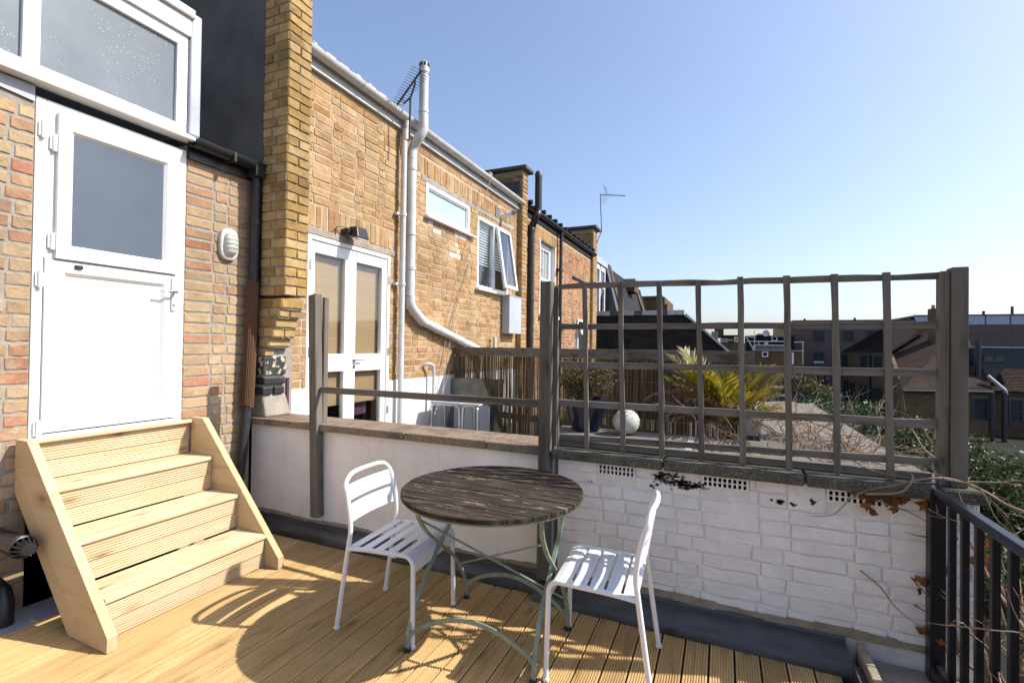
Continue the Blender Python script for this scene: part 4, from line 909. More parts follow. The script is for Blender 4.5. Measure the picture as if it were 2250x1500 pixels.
tag(MB().tube([(XF+.17, 6.9, 4.2), (XF+.1, 6.3, 2.9), (XF+.06, 5.8, 1.7), (XF+.08, 5.45, .6)], .006, 5).tube([(XF+.03, 6.45, 2.75), (XF+.04, 6.0, 1.9), (XF+.15, 5.5, .7)], .007, 5).build('loose_cable', 'concrete'), 'thin loose cables hanging across the yellow brick wall', 'cable')
# ---- aerials
def aerial(name, label, foot, head, tip, tail, n, el, mat='aerial', upv=(0, 0, 1)):
    t = thing(name, label, 'aerial', foot)
    MB().tube([foot, head], .012, 6).build('mast', mat, t)
    a, b = Vector(tip), Vector(tail); d = (b-a).normalized(); s = d.cross(Vector(upv)).normalized(); u = s.cross(d)
    MB().tube([a, b], .011, 6).build('boom', mat, t)
    for i in range(n):
        p = a+(b-a)*(i+.5)/n; L = el*(.7+.5*i/n)
        MB().tube([p-s*L, p+s*L], .0035, 4).build('element', mat, t)
    return t, d, s, u, b
hd_ = pd(902, 215, 5.6); ft_ = pd(900, 262, 5.6)
t, d, s, u, b = aerial('tv_aerial', 'long television aerial tilted up beside the white flue', ft_-Vector((0, 0, .25)), hd_, pd(866, 240, 5.75), pd(927, 153, 5.35), 17, .1)
MB().tube([hd_, pd(912, 185, 5.5), pd(912, 175, 5.45)], .011, 6).tube([hd_, pd(887, 228, 5.6), pd(884, 216, 5.6)], .011, 6).build('cradle', 'aerial', t)
for i in range(12):
    p = pd(866, 240, 5.75)*(1-i/12)+pd(927, 153, 5.35)*(i/12); MB().tube([p-u*.035, p+u*.035], .004, 4).build('director', 'aerial', t)
m1, m2, m3 = pd(1311, 535, 14.4), pd(1322, 508, 14.4), pd(1319, 428, 14.4)
t, d, s, u, b = aerial('tv_aerial', 'television aerial on a cranked mast over the far pilaster', m1, m2, pd(1374, 430, 14.2), pd(1318, 428, 14.5), 8, .22)
MB().tube([m2, m3], .013, 6).build('mast', 'aerial', t)
for q in (1, -1):
    for i in range(4):
        c = pd(1331, 428, 14.4)+u*q*(.04+.06*i)-d*(-.015*i); MB().tube([c-s*.25, c+s*.25], .005, 4).build('reflector', 'aerial', t)
a = pl(1073, 388, 0, XF-.2)
tag(MB().lathe([(.05, -.4), (.05, .0), (.07, .0), (.07, .06), (0, .08)], (XF-.2, a.y, a.z), 12).build('roof_vent_pipe', 'concrete', smooth=True), 'stubby grey vent pipe above the white gutter', 'vent')
# ================================================================ REED FENCE
rf = thing('reed_fence', 'dry brown reed screen fence with timber top rail closing the neighbour terrace', 'fence', (-1.6, 5.5, .1))
def fy(x): return 6.12-(x+3.56)*.2966
def skew(mb): mb.v = [(x, y+fy(x), z) for x, y, z in mb.v]; return mb
def fbox(name, mat, *b, bev=0): return skew(MB().box(*b)).build(name, mat, rf, bev=bev)
fbox('top_rail', 'oldX', -3.56, .26, -.05, .0, 1.375, 1.485, bev=.004)
fbox('lower_rail', 'oldX', -3.56, .26, .012, .03, .55, .63)
for x, y0, y1 in ((-3.55, -.042, .03), (-2.0, .014, .08), (-.6, .014, .08), (.19, -.042, .03)): fbox('post', 'postZ', x, x+.07, y0, y1, .1, 1.374)
mb = MB(); x = -3.48; r = random.Random(9)
for x, yo_ in [(x_, l_) for l_ in (0, .014) for x_ in [-3.48+i*.0062+r.uniform(-.0022, .0022) for i in range(592)] if r.random() > .03]:
    rr_ = r.uniform(.0024, .0042); ln = r.uniform(-.004, .004)
    y = .006+yo_+r.uniform(-.005, .006)
    mb.tube([(x, y, .11), (x+ln, y+r.uniform(-.004, .004), .8+r.uniform(-.1, .1)), (x+ln*2+r.uniform(-.004, .004), y, 1.385+r.uniform(-.02, .0) if r.random() > .06 else r.uniform(1.15, 1.36))], rr_, 4)
skew(mb).build('reeds', 'reed', rf, kind='stuff')
for z in (.35, .75, 1.15): skew(MB().tube([(-3.5+i*.19, -.003+.002*(i % 2), z+.01*math.sin(i*.8)) for i in range(20)], .0018, 4)).build('tie_wire', 'steel', rf)
# ================================================================ POTTED SHRUB, BALL, GRILL
def leafcloud(name, mat, parent, c, rad, n, size, seed, clumps=14, asp=1.6, lo=-1, kind=None, fill=.55):
    r = random.Random(seed); k = MB(); C_ = []
    for _ in range(clumps):
        v = Vector((r.gauss(0, 1), r.gauss(0, 1), r.gauss(0, 1))).normalized()*(r.random()**.4)*.78
        if v.z < lo: v.z = lo+r.random()*.3
        C_.append((v, r.uniform(.22, .45)))
    for i in range(n):
        v, cr = r.choice(C_); p = v+Vector((r.gauss(0, 1), r.gauss(0, 1), r.gauss(0, 1)))*cr*.5
        p = Vector((p.x*rad[0]+c[0], p.y*rad[1]+c[1], p.z*rad[2]+c[2]))
        d = Vector((r.gauss(0, 1), r.gauss(0, 1), r.gauss(.5, 1))).normalized(); e = d.cross(Vector((r.gauss(0, 1), r.gauss(0, 1), r.gauss(0, 1)))).normalized(); s = size*r.uniform(.6, 1.3)
        k.add([p-e*s*.5/asp, p+d*s*.5-e*s*.0, p+e*s*.5/asp, p-d*s*.5], [(0, 3, 2), (0, 2, 1)] if asp > 3 else [(0, 3, 2, 1)])
    return k.build(name, mat, parent, kind=kind)
bp = pl(1285, 950, 2, .78); bp.z = .777; pc = Vector((bp.x-.03, bp.y+.14, .777))
t = thing('potted_shrub', 'brownish heather shrub in a glossy dark blue pot behind the trellis', 'plant', pc)
MB().lathe([(r_*1.15, z_*1.1) for r_, z_ in [(0, .002), (.09, .002), (.105, .01), (.15, .2), (.163, .225), (.172, .235), (.172, .255), (.158, .257), (.15, .235), (0, .22)]], pc, 30).build('pot', 'bluepot', t, smooth=True)
k = MB(); r = random.Random(4)
for i in range(60):
    a = r.uniform(0, 6.28); q = r.uniform(.05, .23); k.tube([pc+Vector((0, 0, .22)), pc+Vector((math.cos(a)*q*.5, math.sin(a)*q*.5, .36)), pc+Vector((math.cos(a)*q, math.sin(a)*q, r.uniform(.38, .52)))], [.006, .004, .002], 4)
k.build('stems', 'twig', t, kind='stuff')
leafcloud('foliage', 'bush', t, pc+Vector((0, 0, .43)), (.29, .27, .18), 9000, .02, 6, 34, asp=2.0)
bc = pl(1372, 957, 2, .778); bc = Vector((bc.x, bc.y+.08, .776))
t = thing('ceramic_ball', 'white perforated ceramic ball lying on the flat roof', 'ball', bc)
MB().lathe([(.112*math.sin(math.pi*i/20), .108-.106*math.cos(math.pi*i/20)) for i in range(21)], bc, 30).build('shell', 'ball', t, smooth=True)
for u_, v_ in [(R(-100+24*i), R(-20+22*j+(11 if i % 2 else 0))) for i in range(8) for j in range(4)]:
    d = Vector((math.cos(u_)*math.cos(v_), math.sin(u_)*math.cos(v_), math.sin(v_))); p = bc+Vector((0, 0, .108))+d*.1085
    MB().tube([p-d*.004, p+d*.0022], .005, 8).build('hole', 'dark', t)
t = thing('metal_side_table', 'old grey metal table with bent tube legs beside the white plinth', 'table', (-3.1, 5.45, .1))
a, b = pl(930, 880, 1, 5.35), pl(1055, 884, 1, 5.35); zt2 = a.z
bx('top', 'greybox', t, -3.42, -2.98, 5.25, 5.6, .76, .79, bev=.006); bx('top', 'whitepipe', t, -2.97, -2.72, 5.25, 5.6, .765, .79, bev=.006)
for x0, x1 in ((-3.4, -3.0), (-2.95, -2.74)):
    for y in (5.27, 5.58): MB().tube(smoothpath([(x0, y, .11), (x0, y, .65), (x0+.03, y, .745), (x0+.1, y, .755), (x1-.1, y, .755), (x1-.03, y, .745), (x1, y, .65), (x1, y, .11)], 3), .014, 8).build('leg', 'steel', t, smooth=True)
t = thing('metal_sheets', 'grey metal sheets leaning in the corner by the reed fence', 'metal sheet', (-3.2, 5.9, .1))
a, b = pl(955, 842, 1, 5.9), pl(1045, 846, 1, 5.9)
MT['galv'] = plain('galvanised_sheet', (.2, .2, .17), (.11, .11, .1), .4, 6, metal=.5)
MB().hexa([(-3.53, 5.84, .11), (-2.72, 5.84, .11), (-2.72, 5.855, .11), (-3.53, 5.855, .11), (-3.53, 5.97, 1.05), (-2.72, 5.97, 1.05), (-2.72, 5.985, 1.05), (-3.53, 5.985, 1.05)]).build('sheet', 'galv', t, bev=.002)
MB().hexa([(-3.4, 5.8, .11), (-2.85, 5.8, .11), (-2.85, 5.815, .11), (-3.4, 5.815, .11), (-3.4, 5.82, .7), (-2.85, 5.82, .7), (-2.85, 5.835, .7), (-3.4, 5.835, .7)]).build('sheet', 'greybox', t, bev=.002)
# ================================================================ PALM
pb_ = pl(1640, 958, 2, .78); pc = Vector((pb_.x-.2, pb_.y+.14, .777))
pt = thing('palm', 'yellow-green potted palm with dry lower fronds behind the trellis', 'palm', pc)
pw_c = Vector((pc.x+.16, pc.y-.02, .777)); MB().lathe([(0, .001), (.08, .001), (.105, .2), (.108, .21), (.098, .21), (0, .18)], pc+Vector((.24, -.0, 0)), 24).build('pot', 'potwhite', pt, smooth=True)
def frond(az, el, ln, droop, mat, seed, wid=.3, n=24):
    r = random.Random(seed); k = MB(); P = []; p = pc+Vector((r.uniform(-.06, .06)+.05, r.uniform(-.06, .06)-.03, r.uniform(.03, .14))); e = el
    seg = 14
    for i in range(seg+1):
        P.append(p.copy()); d = Vector((math.cos(az)*math.cos(e), math.sin(az)*math.cos(e), math.sin(e))); p = p+d*ln/seg; e -= droop/seg*(i/seg*1.6+.2)
    k.tube(P, [.007-.005*i/seg for i in range(seg+1)], 5)
    for i in range(n):
        t_ = .18+.82*i/n; f = t_*seg; j = min(int(f), seg-1); q = P[j].lerp(P[j+1], f-j); tg_ = (P[j+1]-P[j]).normalized()
        sd_ = tg_.cross(Vector((0, 0, 1))); sd_ = sd_.normalized() if sd_.length > .01 else Vector((1, 0, 0)); u_ = sd_.cross(tg_)
        L_ = wid*(math.sin(math.pi*min(t_*.85+.12, 1)))**.6*r.uniform(.85, 1.1)
        for s in (-1, 1):
            dd = (tg_*r.uniform(.75, 1.0)+sd_*s*r.uniform(.5, .75)+u_*r.uniform(.1, .4)).normalized(); wv = dd.cross(u_).normalized()*.009
            mid = q+dd*L_*.5+Vector((0, 0, -.004)); tip = q+dd*L_+Vector((0, 0, -.02-r.random()*.03))
            k.add([q-wv*.5, q+wv*.5, mid+wv, mid-wv, tip], [(0, 1, 2, 3), (3, 2, 4)])
    return k.build('frond', mat, pt)
fr_spec = [(160, 55, .8, .8), (150, 66, .7, .7), (100, 62, .52, .6), (65, 60, .5, .7), (40, 58, .68, 1.1), (15, 50, .6, .9), (175, 52, .7, 1.0), (200, 45, .6, .8), (-20, 48, .55, .7), (-60, 50, .5, .9), (-100, 58, .5, .9), (-140, 55, .55, .9), (230, 60, .55, .8), (80, 74, .45, .3), (5, 35, .5, .6), (-40, 30, .45, .7), (165, 72, .6, .5), (120, 50, .5, .8)]
for i, (az, el, ln, dr_) in enumerate(fr_spec): frond(R(az), R(el-4), ln*1.02, dr_*.4, 'palm', i)
for i, (az, el, ln, dr_) in enumerate([(185, 40, .75, 1.5), (170, 30, .7, 1.2), (205, 20, .6, .9), (150, 45, .7, 1.6), (20, 25, .6, 1.0), (45, 35, .65, 1.4), (-10, 15, .6, .6), (220, 30, .5, 1.0), (60, 40, .75, 1.5), (165, 50, .75, .9), (190, 58, .6, .7), (140, 35, .7, .8), (-90, 35, .4, .8), (-130, 40, .45, .9), (30, 50, .6, .9), (100, 55, .5, .8), (-40, 45, .45, .9)]): frond(R(az), R(el), ln, dr_, 'palmdead', 50+i, .17, 26)
# ================================================================ BARE CLIMBER
def twigs(k, r, start, d0, ln, rad, depth=0, wob=.35, grav=-.03, zmin=None):
    p = Vector(start); d = Vector(d0).normalized(); n = max(4, int(ln/.035)); P = [p.copy()]
    for i in range(n):
        d = (d+Vector((r.gauss(0, wob), r.gauss(0, wob), r.gauss(0, wob)))*.3+Vector((0, 0, grav))).normalized(); p = p+d*(ln/n)
        if zmin is not None and p.z < zmin: p.z = zmin+.004; d.z = abs(d.z)*.5
        P.append(p.copy())
        if depth < 2 and r.random() < .22:
            dd = (d+Vector((r.gauss(0, .7), r.gauss(0, .7), r.gauss(.2, .6)))).normalized(); twigs(k, r, p, dd, ln*r.uniform(.25, .5), rad*.6, depth+1, wob, grav, zmin)
    k.tube(P, [rad*(1-.7*i/n) for i in range(n+1)], 5)
cl = thing('bare_climber', 'tangle of bare pale vine stems creeping over the flat roof beside the trellis posts', 'climber', (.85, 3.3, .8))
r = random.Random(12)
for g_ in range(4):
    k = MB()
    for i in range(24):
        x = r.uniform(.25, 1.05) if g_ < 3 else r.uniform(-.2, .8); y = r.uniform(3.15, 4.9); twigs(k, r, (x, y, .79), (r.uniform(-1, .6), r.uniform(-.6, 1), r.uniform(.0, .35) if i % 3 else r.uniform(.5, 1.3)), r.uniform(.25, .6), r.uniform(.0025, .006), 0, .5, -.03, .782)
    k.build('stem_tangle', 'twig', cl, kind='stuff')
def vine(pts, rad, parent, name='stem'): return MB().tube(smoothpath(pts, 6), [rad*(1-.75*i/(6*(len(pts)-1))) for i in range(6*(len(pts)-1)+1)], 6).build(name, 'twig', parent, smooth=True)
V1 = lambda x, y, Y: tuple(pl(x, y, 1, Y))
vine([V1(1845, 963, 2.93), V1(1872, 1005, 2.93), V1(1900, 1026, 2.9), V1(1945, 1040, 2.86), V1(1998, 1048, 2.8)], .006, cl)
vine([V1(2249, 1124, 2.7), V1(2210, 1108, 2.75), V1(2160, 1078, 2.8), V1(2100, 1055, 2.81), V1(2060, 1050, 2.79), V1(2010, 1055, 2.77), V1(1960, 1066, 2.765), V1(1905, 1077, 2.765), V1(1870, 1094, 2.77), V1(1830, 1130, 2.8), V1(1780, 1133, 2.82)], .007, cl)
vine([V1(1902, 1085, 2.765), V1(1975, 1082, 2.76), V1(2000, 1062, 2.765), V1(2005, 1045, 2.78), V1(1990, 1035, 2.86), V1(1960, 1034, 2.87)], .006, cl)
vine([V1(2050, 1010, 2.9), V1(2052, 1035, 2.82), V1(2080, 1053, 2.79), V1(2150, 1070, 2.75), V1(2190, 1140, 2.7), V1(2240, 1180, 2.66)], .006, cl)
vine([V1(2072, 1015, 2.93), V1(2040, 960, 2.95), V1(2020, 925, 3.0)], .005, cl); vine([V1(2068, 1018, 2.93), V1(2000, 1010, 2.94), V1(1960, 985, 2.98), V1(1945, 950, 3.0)], .005, cl)
vine([V1(2078, 1018, 2.93), V1(2071, 975, 2.95), V1(2072, 935, 3.0)], .005, cl); vine([V1(2060, 1012, 2.95), V1(2030, 985, 3.0), V1(2005, 945, 3.1), V1(1990, 925, 3.1)], .005, cl)
for pts in ([(1925, 1093), (1955, 1110), (2000, 1125), (2042, 1150), (2058, 1170)], [(2040, 1180), (2012, 1175), (1988, 1168)], [(1890, 1252), (1935, 1290), (1965, 1330), (2000, 1360), (2035, 1382)], [(2002, 1268), (2030, 1300), (2062, 1330)], [(2008, 1328), (2040, 1345), (2080, 1353)]):
    vine([V1(x, y, YW-.03-.012*i) for i, (x, y) in enumerate(pts)], .0042, cl)
# brown leaves
def leaf(px, py, Y, s, seed):
    r = random.Random(seed); c = pl(px, py, 1, Y); a0 = r.uniform(0, 6.28); tilt = Vector((r.gauss(0, .4), -1, r.gauss(0, .5))).normalized()
    e1 = tilt.cross(Vector((0, 0, 1))).normalized(); e2 = tilt.cross(e1); k = MB(); n = 10; pts = []
    for i in range(n):
        rr_ = s*(1.0 if i % 2 == 0 else .74)*r.uniform(.6, 1.2); a = a0+6.283*i/n; pts.append(c+e1*rr_*math.cos(a)+e2*rr_*math.sin(a)+tilt*r.uniform(-.25, .25)*s)
    k.add([c+tilt*.15*s]+pts, [(0, 1+i, 1+(i+1) % n) for i in range(n)]); k.build('leaf', 'brownleaf', cl)
for i, (x, y, s) in enumerate([(1872, 1078, 14), (1895, 1090, 15), (1915, 1095, 17), (1905, 1112, 14), (1918, 1125, 12), (1940, 1090, 16), (1960, 1098, 20), (1975, 1100, 18), (1965, 1118, 13), (1985, 1092, 14), (2030, 1110, 16), (2040, 1118, 12), (2025, 1275, 16), (2045, 1282, 18), (2050, 1250, 13), (2020, 1298, 10), (2030, 1385, 14), (2085, 1372, 14), (2150, 1230, 22), (2165, 1200, 18), (2160, 1245, 16), (2150, 1385, 12), (2068, 1410, 9)]):
    leaf(x, y, YW-.04 if x < 2060 else 2.62, s/480, i)
# twigs behind the railing
cl2 = thing('railing_climber', 'thick tangle of bare stems growing up behind the black railing', 'climber', (1.15, 2.2, -.3))
r = random.Random(21)
for g_ in range(4):
    k = MB()
    for i in range(42):
        y = r.uniform(1.5, 2.75); twigs(k, r, (r.uniform(1.0, 1.5), y, r.uniform(-.3, .3)), (r.uniform(-.3, .5), r.uniform(-.8, .6), r.uniform(.1, 1.2)), r.uniform(.3, .7), r.uniform(.0035, .008), 0, .45, .0)
    k.build('stem_tangle', 'twig', cl2, kind='stuff')
for (pts, rd) in (([(2110, 1440), (2098, 1380), (2082, 1270), (2092, 1210), (2105, 1180)], .008), ([(2250, 1380), (2180, 1280), (2155, 1220), (2160, 1180)], .008), ([(2180, 1500), (2150, 1410), (2090, 1370), (2050, 1390)], .007), ([(2140, 1470), (2090, 1425), (2055, 1420), (2030, 1390)], .007)):
    vine([tuple(pl(x, y, 0, 1.0-.02*i)) for i, (x, y) in enumerate(pts)], rd, cl2)
# evergreen shrubs below the wall end
for i, (x, y, dep, rad, n, sz, mt, lab, clp) in enumerate([(2160, 1075, 3.4, (.3, .35, .42), 5200, .035, 'shrub', 'glossy light green evergreen shrub beside the tall trellis post', 26), (2235, 1150, 3.3, (.42, .4, .28), 5200, .05, 'needle', 'fine needled dark green shrub behind the black handrail', 20), (2010, 975, 5.2, (.42, .4, .3), 3600, .04, 'shrub', 'green shrub growing up behind the flat roof edge and trellis', 18), (2240, 1300, 2.9, (.4, .5, .4), 4200, .04, 'shrub', 'dark green ivy mass growing low behind the railing balusters', 22)]):
    c = pd(x, y, dep); t = thing('evergreen_shrub', lab, 'shrub', (c.x, c.y, -4.9))
    leafcloud('foliage', mt, t, c, rad, n, sz, 40+i, clp, asp=2 if mt == 'shrub' else 5, kind=None)
    MB().tube(smoothpath([(c.x, c.y, -4.95), (c.x+.05, c.y, -2.5), (c.x, c.y, c.z-.2)], 4), [.06, .055, .055, .05, .05, .045, .04, .035, .03], 8).build('stem', 'twig', t)
for i, (x, y, dep, rad) in enumerate([(1840, 910, 22, (1.8, 2, 1.0)), (1770, 850, 26, (1.6, 2, .7))]):
    c = pd(x, y, dep); t = thing('garden_tree', ['dark bushy tree in the yards before the long pink brick building', 'low olive tree beyond the palm fronds'][i], 'tree', (c.x, c.y, -5))
    leafcloud('crown', 'bush' if i == 1 else 'needle', t, c, rad, 4000, .16, 70+i, 22, asp=2); MB().tube([(c.x, c.y, -5), (c.x+.1, c.y, c.z)], [.18, .09], 8).build('trunk', 'twig', t)
# ================================================================ BACKGROUND
def pbox(name, mat, parent, x0, y0, x1, y1, Y, dep, **kw):   # front face between two pixels on the plane Y, going back by dep
    a, b = pl(x0, y0, 1, Y), pl(x1, y1, 1, Y); return bx(name, mat, parent, min(a.x, b.x), max(a.x, b.x), Y, Y+dep, min(a.z, b.z), max(a.z, b.z), **kw)
def pwin(parent, x0, y0, x1, y1, Y, fm='white', gm='dark', w_=.08, bars=(1, 1), proud=.03):
    a, b = pl(x0, y0, 1, Y), pl(x1, y1, 1, Y); X0, X1, Z0, Z1 = min(a.x, b.x), max(a.x, b.x), min(a.z, b.z), max(a.z, b.z)
    w = bx('window', gm, parent, X0, X1, Y-.012, Y+.05, Z0, Z1)
    k = MB().box(X0, X0+w_, Y-proud, Y-.012, Z0, Z1).box(X1-w_, X1, Y-proud, Y-.012, Z0, Z1).box(X0+w_, X1-w_, Y-proud, Y-.012, Z0, Z0+w_).box(X0+w_, X1-w_, Y-proud, Y-.012, Z1-w_, Z1)
    for i in range(bars[0]): xx = X0+(X1-X0)*(i+1)/(bars[0]+1); k.box(xx-w_*.3, xx+w_*.3, Y-proud+.004, Y-.012, Z0+w_, Z1-w_)
    for i in range(bars[1]): zz = Z0+(Z1-Z0)*(i+1)/(bars[1]+1); k.box(X0+w_, X1-w_, Y-proud+.006, Y-.012, zz-w_*.4, zz+w_*.4)
    k.build('window_frame', fm, w); return w
# --- dark slate mansard block behind the fence
YE = 15.5
t = thing('slate_roof_block', 'black slate mansard end with a lead top edge behind the reed fence', 'house', (-2, YE, -5))
poly = [pl(x, y, 1, YE) for x, y in ((1291, 694), (1504, 692), (1548, 727), (1597, 768), (1650, 815))]; poly += [Vector((poly[-1].x, YE, -5)), Vector((poly[0].x, YE, -5))]
MB().prism(poly, (0, 6, 0)).build('slate_wall', 'slate', t)
a, b = pl(1291, 694, 1, YE), pl(1504, 681, 1, YE); n = 12
for i in range(n): xx = a.x+(b.x-a.x)*i/n; bx('lead_sheet', 'leadpale' if i % 3 else 'lead', t, xx+.004, xx+(b.x-a.x)/n-.004, YE-.04, YE+.6, a.z+.001, b.z-.0)
mb = MB(); r = random.Random(8)
zz = poly[3].z-.3
while zz < a.z-.02:
    xx = a.x
    while xx < b.x+1.2:
        lim = poly[1].x if zz > poly[1].z else poly[1].x+(poly[3].x-poly[1].x)*(poly[1].z-zz)/(poly[1].z-poly[3].z)
        if xx+.28 < lim: mb.box(xx+.003, xx+.277, YE-.02-r.uniform(0, .012), YE-.001, zz, zz+.155)
        xx += .28
    zz += .16
mb.build('slates', 'slate', t, kind='stuff')
e0, e1 = pl(1506, 690, 1, YE), pl(1597, 768, 1, YE); MB().bar([e0+Vector((0, -.05, 0)), e1+Vector((0, -.05, 0)), e1+(e1-e0)*.6+Vector((0, -.05, 0))], .06, .1, up=(0, 1, 0)).build('verge_board', 'leadpale', t)
# --- mansard dormers further along the row
t = thing('mansard_house', 'dark slate mansard house with white dormer window beyond the far pilaster', 'house', (-4, 18, -5))
a, b = pl(1319, 680, 1, 18.0), pl(1312, 577, 1, 18.0)
dx = bx('dormer', 'slate', t, a.x-1.6, pl(1337, 600, 1, 18).x-.2, 16.2, 18.3, a.z-1, b.z)
X_ = pl(1337, 600, 1, 18).x-.2
fw_ = MB(); 
for yy0, yy1, z0, z1 in ((16.45, 16.55, a.z-.3, b.z-.25), (18.0, 18.1, a.z-.3, b.z-.25), (17.2, 17.32, a.z-.3, b.z-.25), (16.55, 18.0, b.z-.4, b.z-.25), (16.55, 18.0, a.z+.75, a.z+.9)): fw_.box(X_, X_+.06, yy0, yy1, z0, z1)
wn = bx('window', 'mirrorglass', dx, X_+.002, X_+.02, 16.5, 18.05, a.z-.3, b.z-.3); fw_.build('window_frame', 'white', wn)
bx('dormer_trim', 'leadpale', dx, X_-.1, X_+.1, 16.15, 18.35, b.z-.2, b.z+.03)
for Y, (x0, y0), (x1, y1), mt in ((18.6, (1328, 572), (1357, 690), 'lead'), (19.4, (1337, 580), (1366, 690), 'brick_far'), (24, (1352, 612), (1385, 690), 'slate'), (25.5, (1386, 622), (1407, 690), 'slate'), (26, (1394, 625), (1416, 690), 'brick_far')):
    p, q = pl(x0, y0, 1, Y), pl(x1, y1, 1, Y); MB().prism([p, p+Vector((-.5, 0, -.05)), q+Vector((-.9, 0, -2)), q+Vector((.05, 0, -2)), q], (0, .5, 0)).build('party_upstand', mt, t)
MB().prism([pl(1340, 590, 1, 19.9), pl(1366, 690, 1, 19.9), pl(1300, 690, 1, 19.9), pl(1300, 590, 1, 19.9)], (0, 8, 0)).build('mansard_slope', 'slate', t)
pbox('chimney', 'brick_far', t, 1370, 614, 1394, 640, 23, 1.2); pbox('chimney_cap', 'concrete', t, 1367, 613, 1396, 616, 22.9, 1.4)
p = pl(1372, 640, 1, 24.2); MB().prism([pl(1369, 630, 1, 24.2), pl(1377, 632, 1, 24.2), pl(1395, 680, 1, 24.2), pl(1369, 680, 1, 24.2)], (0, .3, 0)).build('rendered_cheek', 'render', t)
t = thing('brown_gable_house', 'brown brick gable rising behind the slate roof block', 'house', (-2, 34, -5))
pbox('wall', 'brick_far', t, 1404, 654, 1460, 720, 34, 6); pbox('coping', 'coping2', t, 1402, 651, 1456, 654.5, 33.9, 6.2); pbox('chimney', 'brick_far', t, 1455, 668, 1466, 700, 33.8, 1)
# --- far roofscape
def far_house(lab, Y, parts):
    a = pl(parts[0][2], parts[0][3], 1, Y); t = thing('far_house', lab, 'house', (a.x, Y, -5))
    for p in parts:
        if p[0] == 'w': pwin(t, *p[2:6], Y, p[1], 'dark', .1, (0, 0))
        else: pbox(p[0], p[1], t, *p[2:6], Y+(p[6] if len(p) > 6 else 0), p[7] if len(p) > 7 else 5)
    return t
far_house('low pale walled house with brown roof beyond the slate block', 48, [('wall', 'brick_far', 1560, 752, 1625, 900), ('roof', 'slate', 1585, 736, 1630, 752.5, .1), ('parapet', 'concrete', 1583, 743, 1600, 752, -.3, 2), ('chimney', 'concrete', 1563, 728, 1577, 748, 1, 1), ('chimney', 'brick_far', 1570, 722, 1590, 742, 2, 1.2), ('red_parapet', 'brick_red', 1597, 744, 1610, 750, -.2, 1), ('w', 'white', 1613, 740, 1622, 751)])
far_house('white trimmed flat roofed house with small square window and roof railing', 52, [('wall', 'brick_far', 1660, 771, 1764, 960), ('roof_edge', 'white', 1658, 768.5, 1766, 771, -.2), ('w', 'white', 1674, 772, 1688, 784), ('deck_edge', 'whitepipe', 1660, 757, 1722, 759, .5, 3), ('deck_edge', 'whitepipe', 1655, 749, 1722, 750.2, 1.5, .3), ('terrace_wall', 'lead', 1657, 759, 1722, 768.4, .6, 3), ('door', 'white', 1740, 774, 1744, 800, -.1, .1)])
far_house('slate terrace house with satellite dish and white window far off', 66, [('wall', 'slate', 1640, 737, 1745, 900), ('chimney', 'brick_red', 1701, 722, 1722, 740, -.2, 1.5), ('roof', 'slate', 1665, 734, 1690, 748, -.5), ('parapet', 'concrete', 1665, 733, 1692, 736, -.6, 1), ('w', 'white', 1695, 739, 1708, 749), ('light_box', 'white', 1680, 752, 1688, 756, -3, .3)])
t = thing('roof_scaffold', 'thin white roof terrace poles and rails far beyond the palm', 'railing', pl(1660, 770, 1, 50))
for (x0, y0, x1, y1) in ((1658, 725, 1658, 768), (1640, 740, 1655, 768), (1667, 750, 1667, 757), (1640, 738, 1660, 742), (1640, 750, 1722, 750), (1655, 767, 1655, 758), (1764, 752, 1764, 800), (1745, 752, 1766, 751)):
    MB().tube([pl(x0, y0, 1, 50), pl(x1, y1, 1, 50)], .03, 5).build('pole', 'whitepipe', t)
MB().lathe([(.35, 0), (.24, .12), (0, .18)], pl(1683, 732, 1, 60), 14, 'y').build('dish', 'whitepipe', t)
# --- long pinkish brick building
YG = 68
t = thing('long_pink_building', 'long pinkish brown brick building with flat roof and square sash windows', 'building', (60, YG, -5))
a = pl(1744, 709, 1, YG); zt3 = pl(2180, 713, 1, YG).z; xr = 95
bx('wall', 'pink', t, a.x, xr, YG, YG+14, -5, a.z); bx('wall', 'pink', t, pl(2010, 700, 1, YG).x, xr, YG-.2, YG+12, -5, zt3)
bx('parapet', 'pink', t, a.x-.1, pl(2010, 700, 1, YG).x, YG-.15, YG+14, a.z+.002, a.z+.3)
x_ = pl(2010, 700, 1, YG).x; n = 24; 
for i in range(n): bx('glazing_panel', 'greybox', t, x_+i*2.0+.06, x_+i*2.0+1.94, YG-.25, YG+.3, zt3+.002, zt3+.95)
bx('roof_edge', 'lead', t, x_, xr, YG-.3, YG+12, zt3+.96, zt3+1.1)
for q in ((1786, 726, 1811, 750), (1851, 726, 1876, 750), (1904, 726, 1930, 750), (1787, 773, 1811, 798), (1851, 773, 1876, 798), (1790, 823, 1815, 848)): pwin(t, *q, YG, 'teal', 'interior', .14, (1, 1), .06)
for x0, y0 in ((1800, 795), ): pbox('white_sill', 'whitepipe', t, 1788, 793, 1810, 798, YG-.1, .1)
for x0, y0, y1 in ((1768, 700, 710), (1878, 698, 710), (1996, 696, 710), (2161, 683, 705), (2224, 673, 705)): MB().tube([pl(x0, y1, 1, YG), pl(x0, y0, 1, YG)], .13, 8).build('roof_pipe', 'aerial', t)
for x0, x1 in ((2185, 2212), (2226, 2260)): pbox('rooflight', 'lead', t, x0, 697, x1, 704, YG+1, 2)
